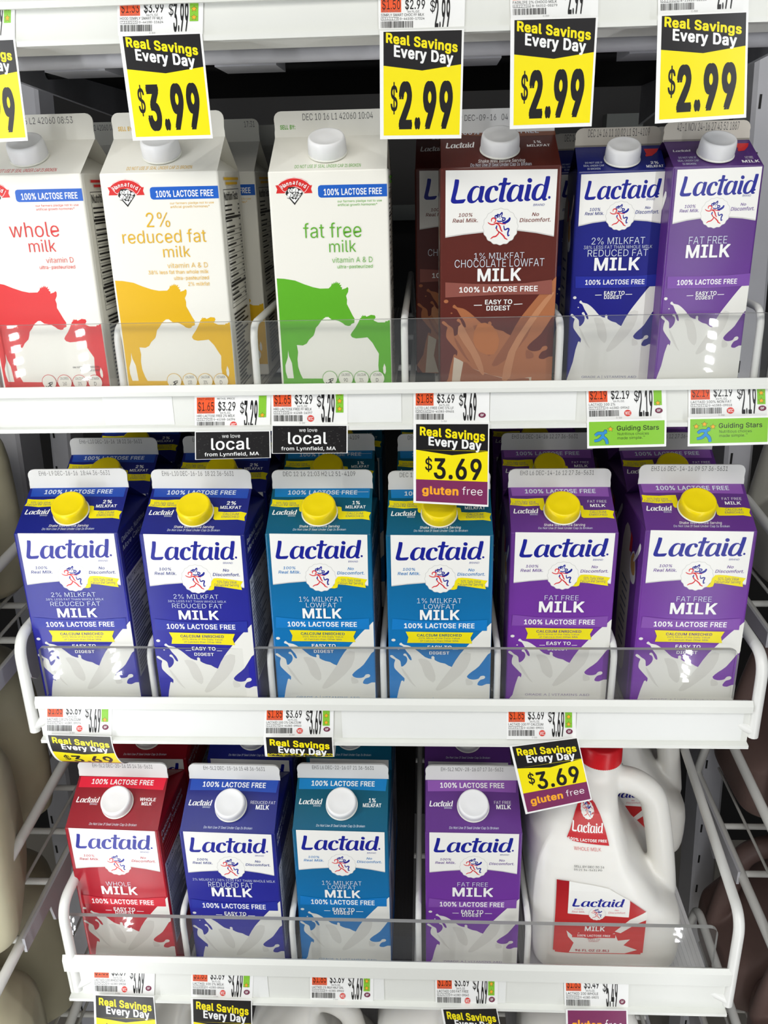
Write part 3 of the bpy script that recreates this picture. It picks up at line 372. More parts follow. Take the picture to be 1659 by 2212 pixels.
D={'LOGO':[[[(0.041,0.947),(0.058,0.958),(0.078,0.948),(0.083,0.892),(0.078,0.738),(0.064,0.456),(0.049,0.172),(0.1,0.157),(0.149,0.168),(0.141,0.08),(0.124,0.014),(0.073,0.001),(0.029,0.004),(0.008,0.046),(0.0,0.111),(0.003,0.202),(0.018,0.46),(0.032,0.717)]],[[(0.284,0.66),(0.26,0.688),(0.227,0.66),(0.197,0.547),(0.174,0.381),(0.165,0.239),(0.171,0.096),(0.192,0.016),(0.222,0.0),(0.253,0.049),(0.276,0.133),(0.287,0.046),(0.31,0.013),(0.332,0.037),(0.335,0.094),(0.321,0.116),(0.32,0.173),(0.332,0.405),(0.342,0.636),(0.338,0.667),(0.301,0.678),(0.294,0.615)],[(0.274,0.617),(0.257,0.61),(0.234,0.53),(0.221,0.39),(0.216,0.248),(0.219,0.131),(0.232,0.095),(0.256,0.14),(0.276,0.242),(0.288,0.409),(0.293,0.551),(0.288,0.603)]],[[(0.442,0.678),(0.462,0.663),(0.48,0.597),(0.481,0.52),(0.47,0.469),(0.453,0.471),(0.443,0.524),(0.441,0.593),(0.428,0.61),(0.416,0.552),(0.403,0.424),(0.394,0.27),(0.4,0.14),(0.418,0.099),(0.445,0.131),(0.471,0.177),(0.476,0.159),(0.456,0.056),(0.426,0.007),(0.388,0.011),(0.358,0.071),(0.344,0.21),(0.348,0.378),(0.365,0.531),(0.399,0.644)]],[[(0.531,0.972),(0.551,0.977),(0.566,0.961),(0.569,0.922),(0.564,0.792),(0.606,0.788),(0.603,0.735),(0.586,0.685),(0.558,0.68),(0.545,0.411),(0.536,0.205),(0.536,0.117),(0.555,0.097),(0.55,0.053),(0.53,0.016),(0.503,0.026),(0.489,0.08),(0.49,0.196),(0.501,0.415),(0.514,0.674),(0.492,0.678),(0.479,0.688),(0.489,0.763),(0.505,0.788),(0.522,0.794),(0.527,0.926)]],[[(0.68,0.676),(0.657,0.702),(0.623,0.681),(0.594,0.561),(0.572,0.383),(0.565,0.228),(0.572,0.098),(0.591,0.024),(0.622,0.016),(0.655,0.06),(0.676,0.135),(0.688,0.049),(0.709,0.021),(0.731,0.045),(0.736,0.096),(0.721,0.123),(0.719,0.188),(0.73,0.42),(0.74,0.65),(0.736,0.681),(0.7,0.692),(0.692,0.634)],[(0.671,0.634),(0.654,0.62),(0.635,0.532),(0.62,0.378),(0.615,0.25),(0.619,0.14),(0.631,0.106),(0.654,0.148),(0.674,0.257),(0.687,0.424),(0.69,0.565),(0.684,0.617)]],[[(0.771,0.693),(0.791,0.699),(0.809,0.695),(0.813,0.656),(0.812,0.566),(0.801,0.362),(0.793,0.194),(0.795,0.13),(0.81,0.107),(0.805,0.064),(0.783,0.032),(0.76,0.05),(0.746,0.108),(0.748,0.211),(0.76,0.442),(0.766,0.596)]],[[(0.82,0.847),(0.818,0.805),(0.811,0.773),(0.8,0.758),(0.788,0.764),(0.779,0.79),(0.773,0.83),(0.773,0.874),(0.777,0.912),(0.787,0.936),(0.798,0.94),(0.809,0.924),(0.817,0.89)]],[[(0.958,0.987),(0.978,1.0),(0.995,0.993),(1.0,0.945),(0.994,0.754),(0.981,0.474),(0.967,0.217),(0.962,0.133),(0.978,0.108),(0.972,0.062),(0.952,0.037),(0.933,0.06),(0.923,0.128),(0.904,0.073),(0.871,0.04),(0.837,0.074),(0.819,0.179),(0.82,0.334),(0.833,0.5),(0.858,0.639),(0.891,0.705),(0.925,0.697),(0.94,0.652),(0.95,0.822),(0.955,0.936)],[(0.919,0.644),(0.902,0.635),(0.883,0.547),(0.869,0.394),(0.862,0.253),(0.865,0.157),(0.877,0.127),(0.9,0.172),(0.919,0.273),(0.933,0.439),(0.939,0.567),(0.932,0.627)]]],
'EMB':{'red':[([(-0.522,0.297),(-0.532,0.415),(-0.464,0.486),(-0.349,0.484),(-0.282,0.391),(-0.306,0.293),(-0.397,0.236)],0.055),([(-0.743,0.265),(-0.657,0.19),(-0.522,0.139),(-0.38,0.148),(-0.266,0.204),(-0.043,0.202),(0.131,0.159),(0.311,0.147)],0.05),([(-0.25,0.189),(-0.099,0.119),(-0.019,-0.018),(0.035,-0.166),(0.123,-0.29)],0.06),([(-0.225,0.078),(-0.221,-0.088),(-0.179,-0.199),(-0.101,-0.263)],0.05),([(-0.101,-0.263),(-0.113,-0.385),(-0.256,-0.529),(-0.429,-0.574),(-0.562,-0.675)],0.055),([(-0.128,-0.247),(0.068,-0.4),(0.227,-0.558),(0.268,-0.641),(0.436,-0.733)],0.06)],
'blue':[([(-0.234,0.481),(-0.311,0.511),(-0.321,0.6),(-0.253,0.634),(-0.198,0.582),(-0.178,0.691),(-0.085,0.646),(-0.01,0.709),(0.076,0.791),(0.086,0.685),(0.024,0.577)],0.055),([(0.024,0.577),(0.102,0.51),(0.248,0.478),(0.251,0.379),(0.153,0.345),(0.105,0.419),(0.161,0.454)],0.05),([(-0.235,0.489),(-0.128,0.559),(-0.014,0.567)],0.035),([(-0.193,0.37),(-0.141,0.303),(0.011,0.3),(0.184,0.319)],0.05),([(-0.057,0.47),(-0.019,0.476)],0.05),([(0.11,0.225),(0.263,0.232),(0.414,0.303),(0.507,0.392),(0.542,0.508)],0.1),([(0.199,0.062),(0.255,-0.171),(0.426,-0.112),(0.504,-0.158),(0.448,-0.341),(0.461,-0.519),(0.552,-0.469)],0.06),([(-0.269,-0.002),(-0.199,-0.025)],0.14)]},'PANEL':[('T','*LOGO',-39.21,38.73,24.38,5.53,'logo',''),('E',38.65,21.35,0.96,1.05,'logo'),('T','BRAND',26.24,35.19,27.49,25.84,'logo','i'),('T','100%',-33.16,-21.84,34.41,31.74,'sub','im'),('T','Real Milk.',-37.75,-17.51,38.77,35.75,'sub','im'),('T','No',25.46,31.11,35.06,32.4,'sub','im'),('T','Discomfort.',15.73,40.48,39.46,36.39,'sub','im')],
'PANELPOLY':[(-43.38,-0.56),(44.28,0.54),(43.68,50.15),(29.14,47.1),(13.97,45.01),(0.53,44.72),(-13.02,45.91),(-29.09,47.33),(-43.53,49.28)],
'BADGE':[(0.63,42.7),(14.25,42.65)],
'RIB':[('P',[[(16.24,41.78),(20.22,41.49),(26.29,41.94),(35.37,43.25),(42.93,44.57),(40.57,48.27),(41.45,52.99),(32.04,51.54),(22.92,50.03),(16.21,49.58),(15.46,52.76),(12.97,53.59),(9.61,53.47),(12.84,49.73),(13.97,45.01)]],'yel',0),('T','50% Daily Value',19.09,36.96,46.64,43.75,'yink',''),('T','Calcium Per Serving',16.21,38.7,49.54,46.84,'yink','')],
'SPLASH':[('P',[[(-41.79,180.18),(-40.93,171.05),(-36.21,150.39),(-33.83,151.47),(-33.08,147.76),(-34.74,145.56),(-41.32,137.89),(-42.7,134.61),(-42.4,130.22),(-41.56,127.29),(-43.7,125.86),(-46.01,124.07),(-46.16,122.62),(-44.72,122.1),(-42.89,123.31),(-40.8,125.47),(-38.05,127.26),(-36.59,129.43),(-35.96,134.53),(-33.33,133.41),(-30.88,130.1),(-30.21,126.45),(-31.43,123.56),(-33.59,122.5),(-33.69,121.05),(-32.18,120.31),(-30.68,121.74),(-28.42,126.43),(-26.58,127.72),(-26.18,126.41),(-27.54,122.44),(-31.06,117.77),(-33.92,112.76),(-37.0,111.36),(-37.21,109.78),(-35.57,108.84),(-33.49,110.97),(-28.8,112.0),(-24.51,114.47),(-19.67,118.39),(-13.64,124.11),(-7.71,126.23),(-7.79,124.05),(-6.27,122.95),(-4.76,124.38),(-4.59,127.28),(0.68,130.13),(5.08,131.18),(11.28,134.76),(14.06,129.27),(18.84,120.9),(25.48,112.23),(36.6,98.65),(43.03,92.27),(48.31,87.69),(48.37,101.38),(48.06,117.39),(44.69,121.01),(36.72,133.76),(30.17,139.67),(25.53,144.86),(27.98,147.77),(32.42,148.46),(36.6,147.3),(38.28,144.71),(41.48,144.08),(42.7,145.76),(41.37,147.62),(38.15,148.76),(36.02,151.74),(35.74,154.33),(39.87,155.17),(47.72,153.08),(47.91,169.85),(47.99,178.89)]],'milk',1),('E',-42.79,106.04,1.9,1.43,'milk'),('E',-38.24,115.68,0.77,0.58,'milk'),('P',[[(11.28,134.76),(18.82,121.26),(28.97,120.09),(25.22,136.07),(12.5,150.91),(1.17,159.98),(-3.95,159.3),(3.05,147.33)]],'milk2',1),('P',[[(-20.13,126.35),(-12.5,126.64),(-7.7,132.04),(-3.89,145.2),(-6.16,151.88),(-13.52,145.31),(-16.75,134.33)]],'milk2',1),('P',[[(-36.01,135.27),(-31.29,141.83),(-25.48,152.12),(-21.91,157.28),(-26.82,152.87),(-33.31,143.32)]],'milk2',1),('P',[[(24.81,147.07),(30.45,149.96),(30.97,153.65),(25.17,154.47)]],'milk2',1)],
'SPMAP':{'M':(1,0),
'L':(1.0124,-5.28),
'C':(1.0051,-3.24),
'Q':(0.8545,10.46)},'M_low':[('P',[[(-43.29,83.21),(-21.6,85.59),(0.15,86.28),(21.89,85.69),(43.58,84.24),(43.23,95.78),(-0.3,95.41),(-44.09,94.68)]],'box',0),('T','100% LACTOSE FREE',-32.67,31.94,93.08,88.03,'white','b'),('P',[[(-31.32,96.92),(-0.87,97.39),(30.9,97.64),(28.32,103.31),(29.98,109.34),(-1.44,108.76),(-30.18,108.79),(-28.86,102.86)]],'yel',0),('T','CALCIUM ENRICHED',-20.93,20.24,101.92,99.29,'yink','b'),('T','20% More of the Daily Value',-19.38,18.56,104.61,102.84,'yink',''),('T','of Calcium than Other Milk',-18.1,17.5,107.46,105.68,'yink',''),('T','EASY TO',-11.25,11.2,115.11,111.6,'white','b'),('T','DIGEST',-9.66,9.04,120.94,117.84,'white','b'),('P',[[(-17.59,115.35),(-12.39,115.3),(-12.42,115.8),(-17.62,115.85)]],'white',0),('P',[[(12.13,115.22),(17.18,115.17),(17.16,115.67),(12.11,115.72)]],'white',0)],
'M_1':[('T','1% MILKFAT',-20.44,19.78,67.22,62.07,'pale','l'),('T','LOWFAT',-14.25,14.09,73.07,68.24,'pale','l'),('T','MILK',-18.01,18.15,84.18,74.11,'white','b')],
'M_2':[('T','2% MILKFAT',-22.76,18.97,62.34,57.84,'pale','l'),('T','38% LESS FAT THAN WHOLE MILK',-28.49,25.77,65.89,63.79,'pale','l'),('T','REDUCED FAT',-25.05,22.01,71.72,67.18,'pale','l'),('T','MILK',-19.99,17.41,83.14,74.0,'white','b')],
'M_0':[('T','FAT FREE',-14.88,15.8,67.71,62.77,'pale','l'),('T','MILK',-19.75,21.47,80.07,68.99,'white','b')],
'GRADE':[('T','GRADE A | VITAMINS A&D',-28.92,31.65,171.56,168.59,'sub','l')],
'MR':[('P',[[(-44.65,54.92),(-0.59,54.48),(44.4,53.71),(44.25,41.48),(0.4,42.68),(-43.71,42.83)]],'band',0),('T','100% LACTOSE FREE',-31.7,32.72,45.93,50.85,'pale','b'),('P',[[(-45.53,40.31),(-40.95,39.57),(-30.32,39.13),(-22.32,39.84),(-15.51,40.06),(-14.07,25.27),(-18.41,25.67),(-19.53,27.65),(-19.44,30.99),(-23.26,31.0),(-32.47,30.46),(-40.63,31.52),(-46.27,32.1),(-45.14,35.54)]],'yel',0),('P',[[(13.62,31.55),(17.32,31.38),(19.2,30.74),(19.82,26.15),(26.27,25.58),(35.4,25.72),(40.86,26.1),(46.41,24.52),(44.8,20.06),(45.74,15.79),(38.9,17.19),(26.83,16.82),(18.35,16.75),(16.73,18.16),(16.67,23.24),(14.22,23.48)]],'yel',0),('T','50% Daily Value',-41.32,-23.03,34.71,37.04,'yink',''),('T','Calcium Per Serving',-44.32,-20.31,32.3,34.63,'yink',''),('T','CALCIUM',24.65,39.12,22.27,24.7,'yink',''),('T','ENRICHED',23.95,39.89,19.15,21.49,'yink',''),('T','*LOGO',-43.68,-21.1,21.99,27.84,'white',''),('T','BRAND',-28.84,-22.11,19.94,21.58,'pale',''),('T','Shake Well Before Serving',-17.49,19.01,7.51,10.28,'white','i'),('T','Do Not Use If Seal Under Cap Is Broken',-22.87,24.95,4.0,6.44,'pale','i')],
'MR_1':[('T','1%',28.92,35.85,34.05,38.06,'white','b'),('T','MILKFAT',22.97,41.31,29.28,32.62,'white','b'),('P',[[(-8,48.0),(43,48.6),(43,49.0),(-8,48.3)]],'pale',0)],
'MR_2':[('T','2%',26.22,34.86,34.05,38.06,'white','b'),('T','MILKFAT',21.0,40.25,29.28,32.62,'white','b')],
'MR_0':[('T','FAT FREE',24.03,41.12,34.3,37.2,'white','l'),('T','MILK',25.83,39.5,29.28,32.62,'white','b')],
'CAP':{'M':[-0.21,24.45],
'L':[0.51,26.06],
'C':[0.46,27.27],
'Q':[1.64,13.63],
'H':[-1.36,33.36]},'LR':[('P',[[(-44.72,52.51),(-0.87,52.64),(45.3,52.96),(44.1,40.36),(-0.18,41.82),(-44.43,41.17)]],'band',0),('T','100% LACTOSE FREE',-31.91,32.79,45.09,50.34,'white','b'),('T','*LOGO',-43.09,-19.37,25.72,31.8,'white',''),('T','BRAND',-28.19,-20.61,23.6,25.35,'pale',''),('T','Do Not Use If Seal Under Cap Is Broken',-23.81,24.7,3.69,6.15,'pale','i')],
'LR_1':[('T','1%',27.48,34.56,28.6,32.91,'white','b'),('T','MILKFAT',21.73,40.23,23.84,27.64,'white','b')],
'LR_3':[('T','WHOLE',22.19,38.71,28.89,32.24,'white','b'),('T','MILK',24.95,35.34,24.56,27.9,'white','b')],
'LR_2':[('T','REDUCED FAT',19.57,44.75,28.75,31.75,'white','l'),('T','MILK',25.51,38.84,23.4,27.79,'white','b')],
'LR_0':[('T','FAT FREE',21.67,38.29,28.7,31.71,'white','l'),('T','MILK',23.55,37.94,23.66,27.91,'white','b')],
'L_1':[('T','1% MILKFAT',-20.77,19.56,68.77,63.25,'pale','l'),('T','LOWFAT',-14.95,13.8,74.1,69.17,'pale','l'),('T','MILK',-18.38,17.89,85.23,75.31,'white','b')],
'L_3':[('T','WHOLE',-15.02,10.97,70.89,65.52,'pale','l'),('T','MILK',-20.72,16.78,81.63,71.45,'white','b')],
'L_2':[('T','2% MILKFAT / 38% LESS FAT THAN WHOLE MILK',-39.85,44.03,59.74,56.71,'pale','l'),('T','REDUCED FAT',-24.52,21.19,67.39,60.88,'pale','l'),('T','MILK',-21.95,19.46,79.02,67.95,'white','b')],
'L_0':[('T','FAT FREE',-15.45,15.13,67.65,62.37,'pale','l'),('T','MILK',-20.41,20.58,80.72,69.27,'white','b')],
'L_low':[('P',[[(-44.01,83.75),(-21.94,87.03),(0.24,87.71),(22.44,86.41),(44.57,83.78),(44.3,95.83),(-0.11,96.47),(-44.72,95.65)]],'box',0),('T','100% LACTOSE FREE',-33.21,32.03,94.4,88.35,'white','b'),('T','EASY TO',-11.48,11.16,103.4,98.98,'white','b'),('T','DIGEST',-10.38,9.7,107.83,103.4,'white','b'),('P',[[(-20.34,102.93),(-13.87,102.96),(-13.9,103.59),(-20.37,103.57)]],'white',0),('P',[[(12.77,103.02),(20.02,103.02),(20.0,103.65),(12.75,103.65)]],'white',0)],
'CR':[('P',[[(-43.94,63.48),(47.9,58.22),(48.62,46.53),(1.94,46.06),(-45.28,51.79)]],'band',0),('T','*LOGO',-42.66,-19.37,29.93,38.81,'white',''),('T','Shake Well Before Serving',-17.46,19.54,6.84,11.85,'white','i'),('T','Do Not Use If Seal Under Cap Is Broken',-23.87,24.13,1.2,6.15,'pale','i'),('T','100% LACTOSE FREE',-31.91,33.81,50.74,57.73,'pale','b'),('T','1%',28.15,34.4,34.6,38.4,'white','b'),('T','MILKFAT',22.63,41.02,29.2,32.6,'white','b')],
'C_low':[('T','1% MILKFAT',-20.07,20.47,69.79,65.08,'pale','l'),('T','CHOCOLATE LOWFAT',-35.84,36.84,76.36,70.16,'pale','l'),('T','MILK',-17.16,18.44,87.39,77.45,'white','b'),('P',[[(-43.52,87.84),(-21.6,89.38),(0.27,90.16),(22.05,89.63),(43.66,87.24),(44.21,99.02),(0.48,98.65),(-43.49,100.18)]],'box',0),('T','100% LACTOSE FREE',-32.0,32.4,96.22,91.85,'white','b'),('T','EASY TO',-10.58,11.83,106.17,102.5,'white','b'),('T','DIGEST',-9.36,10.42,111.28,107.4,'white','b'),('P',[[(-19.79,106.55),(-13.06,106.55),(-13.05,107.16),(-19.78,107.17)]],'white',0),('P',[[(13.19,106.4),(20.32,106.09),(20.34,106.64),(13.21,106.95)]],'white',0)],
'Q_2':[('T','2% MILKFAT',-20.41,22.03,57.36,51.87,'pale','l'),('T','38% LESS FAT THAN WHOLE MILK',-26.47,28.18,61.02,58.33,'pale','l'),('T','REDUCED FAT',-22.94,25.22,67.17,61.64,'pale','l'),('T','MILK',-17.18,19.28,78.45,68.15,'white','b')],
'Q_0':[('T','FAT FREE',-17.53,12.62,58.36,52.66,'pale','l'),('T','MILK',-19.04,15.87,68.87,58.9,'white','b')],
'Q_low':[('P',[[(-31.87,83.27),(-15.16,83.49),(1.48,83.71),(18.0,83.46),(34.37,82.27),(35.24,92.05),(2.16,93.17),(-31.33,93.02)]],'box',0),('T','100% LACTOSE FREE',-23.58,24.41,90.24,86.21,'white','b'),('T','EASY TO',-7.7,9.01,98.86,95.81,'white','b'),('T','DIGEST',-7.46,7.23,102.3,99.23,'white','b'),('P',[[(-14.98,98.82),(-9.61,98.75),(-9.58,99.26),(-14.95,99.33)]],'white',0),('P',[[(9.86,98.46),(15.18,98.39),(15.22,98.9),(9.9,98.97)]],'white',0)],
'QPANEL':[('T','*LOGO',-28.16,31.28,21.95,6.53,'logo',''),('E',29.49,18.28,0.73,0.71,'logo'),('T','BRAND',20.54,27.23,23.18,21.57,'logo','i'),('T','100%',-23.63,-15.04,30.65,28.25,'sub','im'),('T','Real Milk.',-27.16,-12.01,33.87,31.41,'sub','im'),('T','No',19.9,24.26,29.86,27.83,'sub','im'),('T','Discomfort.',12.64,31.02,33.51,30.71,'sub','im')],
'QPANELPOLY':[(-31.66,2.1),(33.27,1.28),(33.15,40.46),(22.64,38.62),(10.98,37.63),(1.44,37.19),(-9.63,37.9),(-20.7,39.24),(-31.76,41.61)],
'QBADGE':[(1.01,34.88),(12.15,35.1)],
'QR_2':[('T','DO NOT USE IF',-27.67,-14.02,12.47,15.03,'pale',''),('T','SEAL UNDER CAP',-29.33,-13.11,7.93,10.57,'pale',''),('T','IS BROKEN',-26.66,-16.39,3.21,5.82,'pale',''),('P',[[(20.41,32.98),(32.07,32.86),(30.09,27.71),(25.69,21.98),(20.83,20.95),(20.59,23.35),(21.57,24.92)]],'heart',0),('T','2%',23.36,29.55,9.8,13.4,'white','b'),('T','MILKFAT',19.57,32.86,4.4,8.0,'white','b')],
'QR_0':[('T','DO NOT USE IF',-27.67,-14.02,12.47,15.03,'pale',''),('T','SEAL UNDER CAP',-29.33,-13.11,7.93,10.57,'pale',''),('T','IS BROKEN',-26.66,-16.39,3.21,5.82,'pale',''),('P',[[(20.41,32.98),(32.07,32.86),(30.09,27.71),(25.69,21.98),(20.83,20.95),(20.59,23.35),(21.57,24.92)]],'heart',0),('T','FAT FREE',23.36,29.55,9.8,13.4,'white','l'),('T','MILK',19.57,32.86,4.4,8.0,'white','b')],
'H_top':[('P',[[(-8.14,12.99),(-7.56,11.55),(-5.97,10.89),(14.86,10.91),(46.79,11.07),(46.83,20.37),(14.49,20.33),(-6.13,20.21),(-7.65,19.42),(-8.2,17.94)]],'hblue',0),('T','100% LACTOSE FREE',-3.64,42.7,18.46,13.63,'white','bc'),('T','our farmers pledge not to use',6.98,42.44,24.08,22.32,'ink',''),('T','artificial growth hormones*',7.04,38.75,26.86,24.98,'ink','')],
'H_logo':[('P',[[(-41.94,10.29),(-40.24,10.21),(-37.25,7.49),(-32.12,5.3),(-26.78,4.62),(-20.93,5.56),(-16.7,7.74),(-13.88,10.82),(-12.63,10.73),(-13.71,13.44),(-12.69,16.55),(-19.08,16.64),(-22.65,13.64),(-26.3,11.93),(-30.72,12.76),(-35.02,16.28),(-41.73,16.3),(-40.64,13.23)]],'hred',0),('S',[(-40.05,10.1),(-36.96,7.79),(-31.83,5.65),(-26.81,5.08),(-21.26,5.96),(-17.03,8.14),(-14.06,10.7)],0.35,'white'),('S',[(-39.3,10.12),(-34.94,15.11),(-31.03,12.63),(-26.28,11.7),(-22.31,13.07),(-19.15,15.82),(-15.34,11.37)],0.35,'white'),('P',[[(-33.69,15.14),(-31.6,11.86),(-26.6,11.69),(-21.14,14.43),(-20.34,16.79),(-27.43,25.26),(-34.24,16.88)]],'black',0),('P',[[(-32.9,17.38),(-27.33,23.67),(-21.62,17.34),(-22.89,17.61),(-27.24,22.2),(-31.56,17.99)]],'white',0),('E',-30.74,18.01,2.12,1.99,'white'),('E',-26.13,14.32,2.12,1.86,'white'),('E',-28.94,14.26,1.0,1.63,'white'),('E',-31.15,14.5,1.13,1.51,'white'),('E',-22.44,15.4,1.37,1.05,'white'),('E',-27.3,18.09,1.25,2.11,'white'),('E',-25.11,18.14,1.12,1.76,'white'),('E',-23.2,17.6,1.0,0.93,'white'),('E',-24.26,19.62,1.0,0.82,'white'),('E',-27.5,21.31,1.0,0.82,'white'),('E',-32.4,19.44,0.87,0.7,'white'),('S',[(-30.57,19.19),(-30.1,17.79),(-29.79,16.86)],0.3,'black'),('S',[(-26.39,15.54),(-25.93,14.15),(-25.63,13.22)],0.3,'black'),('S',[(-27.75,19.25),(-27.29,17.86),(-26.98,16.93)],0.3,'black'),('S',[(-25.49,19.3),(-25.03,17.91),(-24.73,16.98)],0.3,'black'),('S',[(-31.6,18.7),(-30.53,19.66),(-29.13,19.22)],0.35,'black'),('S',[(-27.13,15.29),(-26.16,15.89),(-25.13,15.33)],0.35,'black'),('S',[(-24.14,17.58),(-23.17,18.07),(-22.38,17.5)],0.35,'black'),('S',[(-27.91,19.83),(-27.31,20.32),(-26.66,19.86)],0.35,'black'),('S',[(-24.78,19.91),(-24.17,20.27),(-23.64,19.81)],0.35,'black'),('S',[(-28.88,13.27),(-28.88,15.25)],0.35,'black'),('S',[(-31.02,13.45),(-31.03,15.67)],0.35,'black'),('S',[(-27.98,16.9),(-27.87,19.25)],0.35,'black'),('S',[(-26.6,16.94),(-26.87,19.27)],0.35,'black'),('S',[(-25.61,17.08),(-25.62,19.3)],0.35,'black'),('S',[(-24.49,17.1),(-24.85,19.08)],0.35,'black'),('S',[(-33.05,19.72),(-31.69,20.1),(-31.03,19.53)],0.35,'black')],
'H_arc':[(-36.98,12.73),(-32.94,10.26),(-27.07,9.24),(-21.52,10.35),(-17.61,12.77)],
'COW':[('P',[[(-45.82,81.97),(-39.68,82.34),(-30.7,83.96),(-23.74,86.92),(-16.1,89.59),(-10.32,90.83),(-3.18,90.78),(-1.15,88.93),(-0.07,86.44),(0.33,87.71),(1.58,85.85),(1.85,87.11),(3.55,85.14),(3.35,86.82),(4.82,85.72),(4.63,87.16),(6.6,86.26),(5.68,88.13),(7.62,88.16),(6.47,89.4),(7.99,90.37),(7.66,91.94),(10.74,91.05),(12.41,89.95),(13.14,91.1),(12.77,93.93),(10.96,97.06),(11.68,100.24),(11.35,103.74),(13.04,107.29),(15.76,113.11),(17.3,115.72),(17.04,119.27),(14.51,120.2),(13.81,121.48),(11.82,121.83),(9.22,121.07),(7.32,119.42),(4.11,117.55),(0.86,116.71),(-1.75,116.34),(-4.6,114.03),(-6.9,114.11),(-10.3,116.51),(-13.13,120.35),(-15.57,122.9),(-16.77,126.8),(-17.9,129.4),(-21.72,132.61),(-23.9,135.87),(-27.31,137.46),(-32.47,136.91),(-31.77,143.03),(-32.67,149.01),(-32.4,155.73),(-30.74,161.84),(-28.95,165.74),(-12.1,166.07),(35.61,166.63),(36.58,160.23),(36.24,155.52),(37.03,145.52),(34.3,140.84),(31.78,136.18),(27.63,131.51),(23.32,131.96),(18.03,132.32),(14.76,131.28),(13.51,129.3),(14.58,127.35),(17.68,123.5),(20.47,119.01),(22.22,115.49),(23.23,114.86),(23.14,113.57),(23.9,114.23),(24.28,112.82),(25.09,113.93),(26.22,113.31),(27.49,114.49),(31.13,112.95),(34.39,113.46),(35.0,115.08),(33.29,117.63),(36.85,119.31),(42.74,119.41),(43.42,118.26),(44.72,118.61),(45.39,117.85),(46.9,117.55),(47.15,143.7),(47.49,176.01),(-45.75,174.56),(-45.62,122.36)],[(-40.21,141.22),(-40.95,147.54),(-43.4,154.21),(-43.41,159.6),(-42.1,165.39),(-36.7,165.48),(-37.56,152.29),(-39.73,146.22)],[(41.41,153.93),(40.19,157.59),(40.43,161.64),(41.72,163.34),(42.65,161.0),(42.54,156.96)]],'ink',0)],
'H_circ':[('E',-5.56,165.97,6.46,6.54,'ink'),('E',-5.56,165.97,6.05,6.13,'hwhite'),('E',8.09,166.19,6.45,6.53,'ink'),('E',8.09,166.19,6.05,6.13,'hwhite'),('T','CALORIES',4.49,11.87,163.96,161.79,'black','c'),('T','*',6.29,9.66,169.11,165.85,'black','c'),('E',21.53,166.41,6.44,6.53,'ink'),('E',21.53,166.41,6.04,6.12,'hwhite'),('T','CALCIUM',17.91,25.29,164.17,162.01,'black','c'),('T','30%',19.75,23.11,169.33,166.07,'black','c'),('E',35.08,166.62,6.43,6.53,'ink'),('E',35.08,166.62,6.03,6.12,'hwhite'),('T','VITAMIN',31.45,38.82,164.39,162.23,'black','c'),('T','D',33.99,36.01,169.54,166.28,'black','c'),('T','DV',20.54,22.36,171.85,170.14,'black','c'),('T','25% DV',32.78,37.15,172.06,170.36,'black','c'),('S',[(-9.22,169.32),(-7.57,170.03),(-4.8,168.37),(-2.71,167.04)],0.7,'black'),('S',[(-5.38,166.32),(-5.16,169.04),(-3.54,170.43),(-3.94,171.79)],0.9,'black'),('S',[(-6.77,167.31),(-4.7,166.33),(-2.33,166.03)],0.6,'black')],
'H_0':[('T','fat free',-21.63,25.33,50.74,39.16,'ink','t'),('T','milk',-1.19,20.62,62.21,52.73,'ink','t'),('T','vitamin A & D',0.68,33.77,70.41,66.11,'ink','t'),('T','ultra-pasteurized',4.84,33.83,74.9,72.18,'ink','')],
'H_2':[('T','2%',-13.83,5.31,40.91,29.8,'ink','t'),('T','reduced fat',-35.01,33.67,53.12,42.83,'ink','t'),('T','milk',-2.9,19.43,64.47,55.53,'ink','t'),('T','vitamin A & D',-0.62,32.79,72.93,68.85,'ink','t'),('T','38% less fat than whole milk',-17.04,32.97,77.5,74.51,'ink',''),('T','ultra-pasteurized',3.9,32.78,82.35,79.35,'ink',''),('T','2% milkfat',15.1,32.96,87.25,84.24,'ink','')],
'H_1':[('T','whole',-17.97,23.07,47.07,35.55,'ink','t'),('T','milk',-4.03,18.57,58.74,49.04,'ink','t'),('T','vitamin D',8.61,31.67,67.45,63.1,'ink','t'),('T','ultra-pasteurized',2.25,32.25,72.15,69.28,'ink',''),('T','see nutrition information for',17.15,40.51,154.23,152.33,'black',''),('T','saturated fat content',23.2,40.39,157.0,155.09,'black','')],
'HR':[('T','DO NOT USE IF SEAL UNDER CAP IS BROKEN',-26.51,26.09,4.67,9.51,'ink','')]}
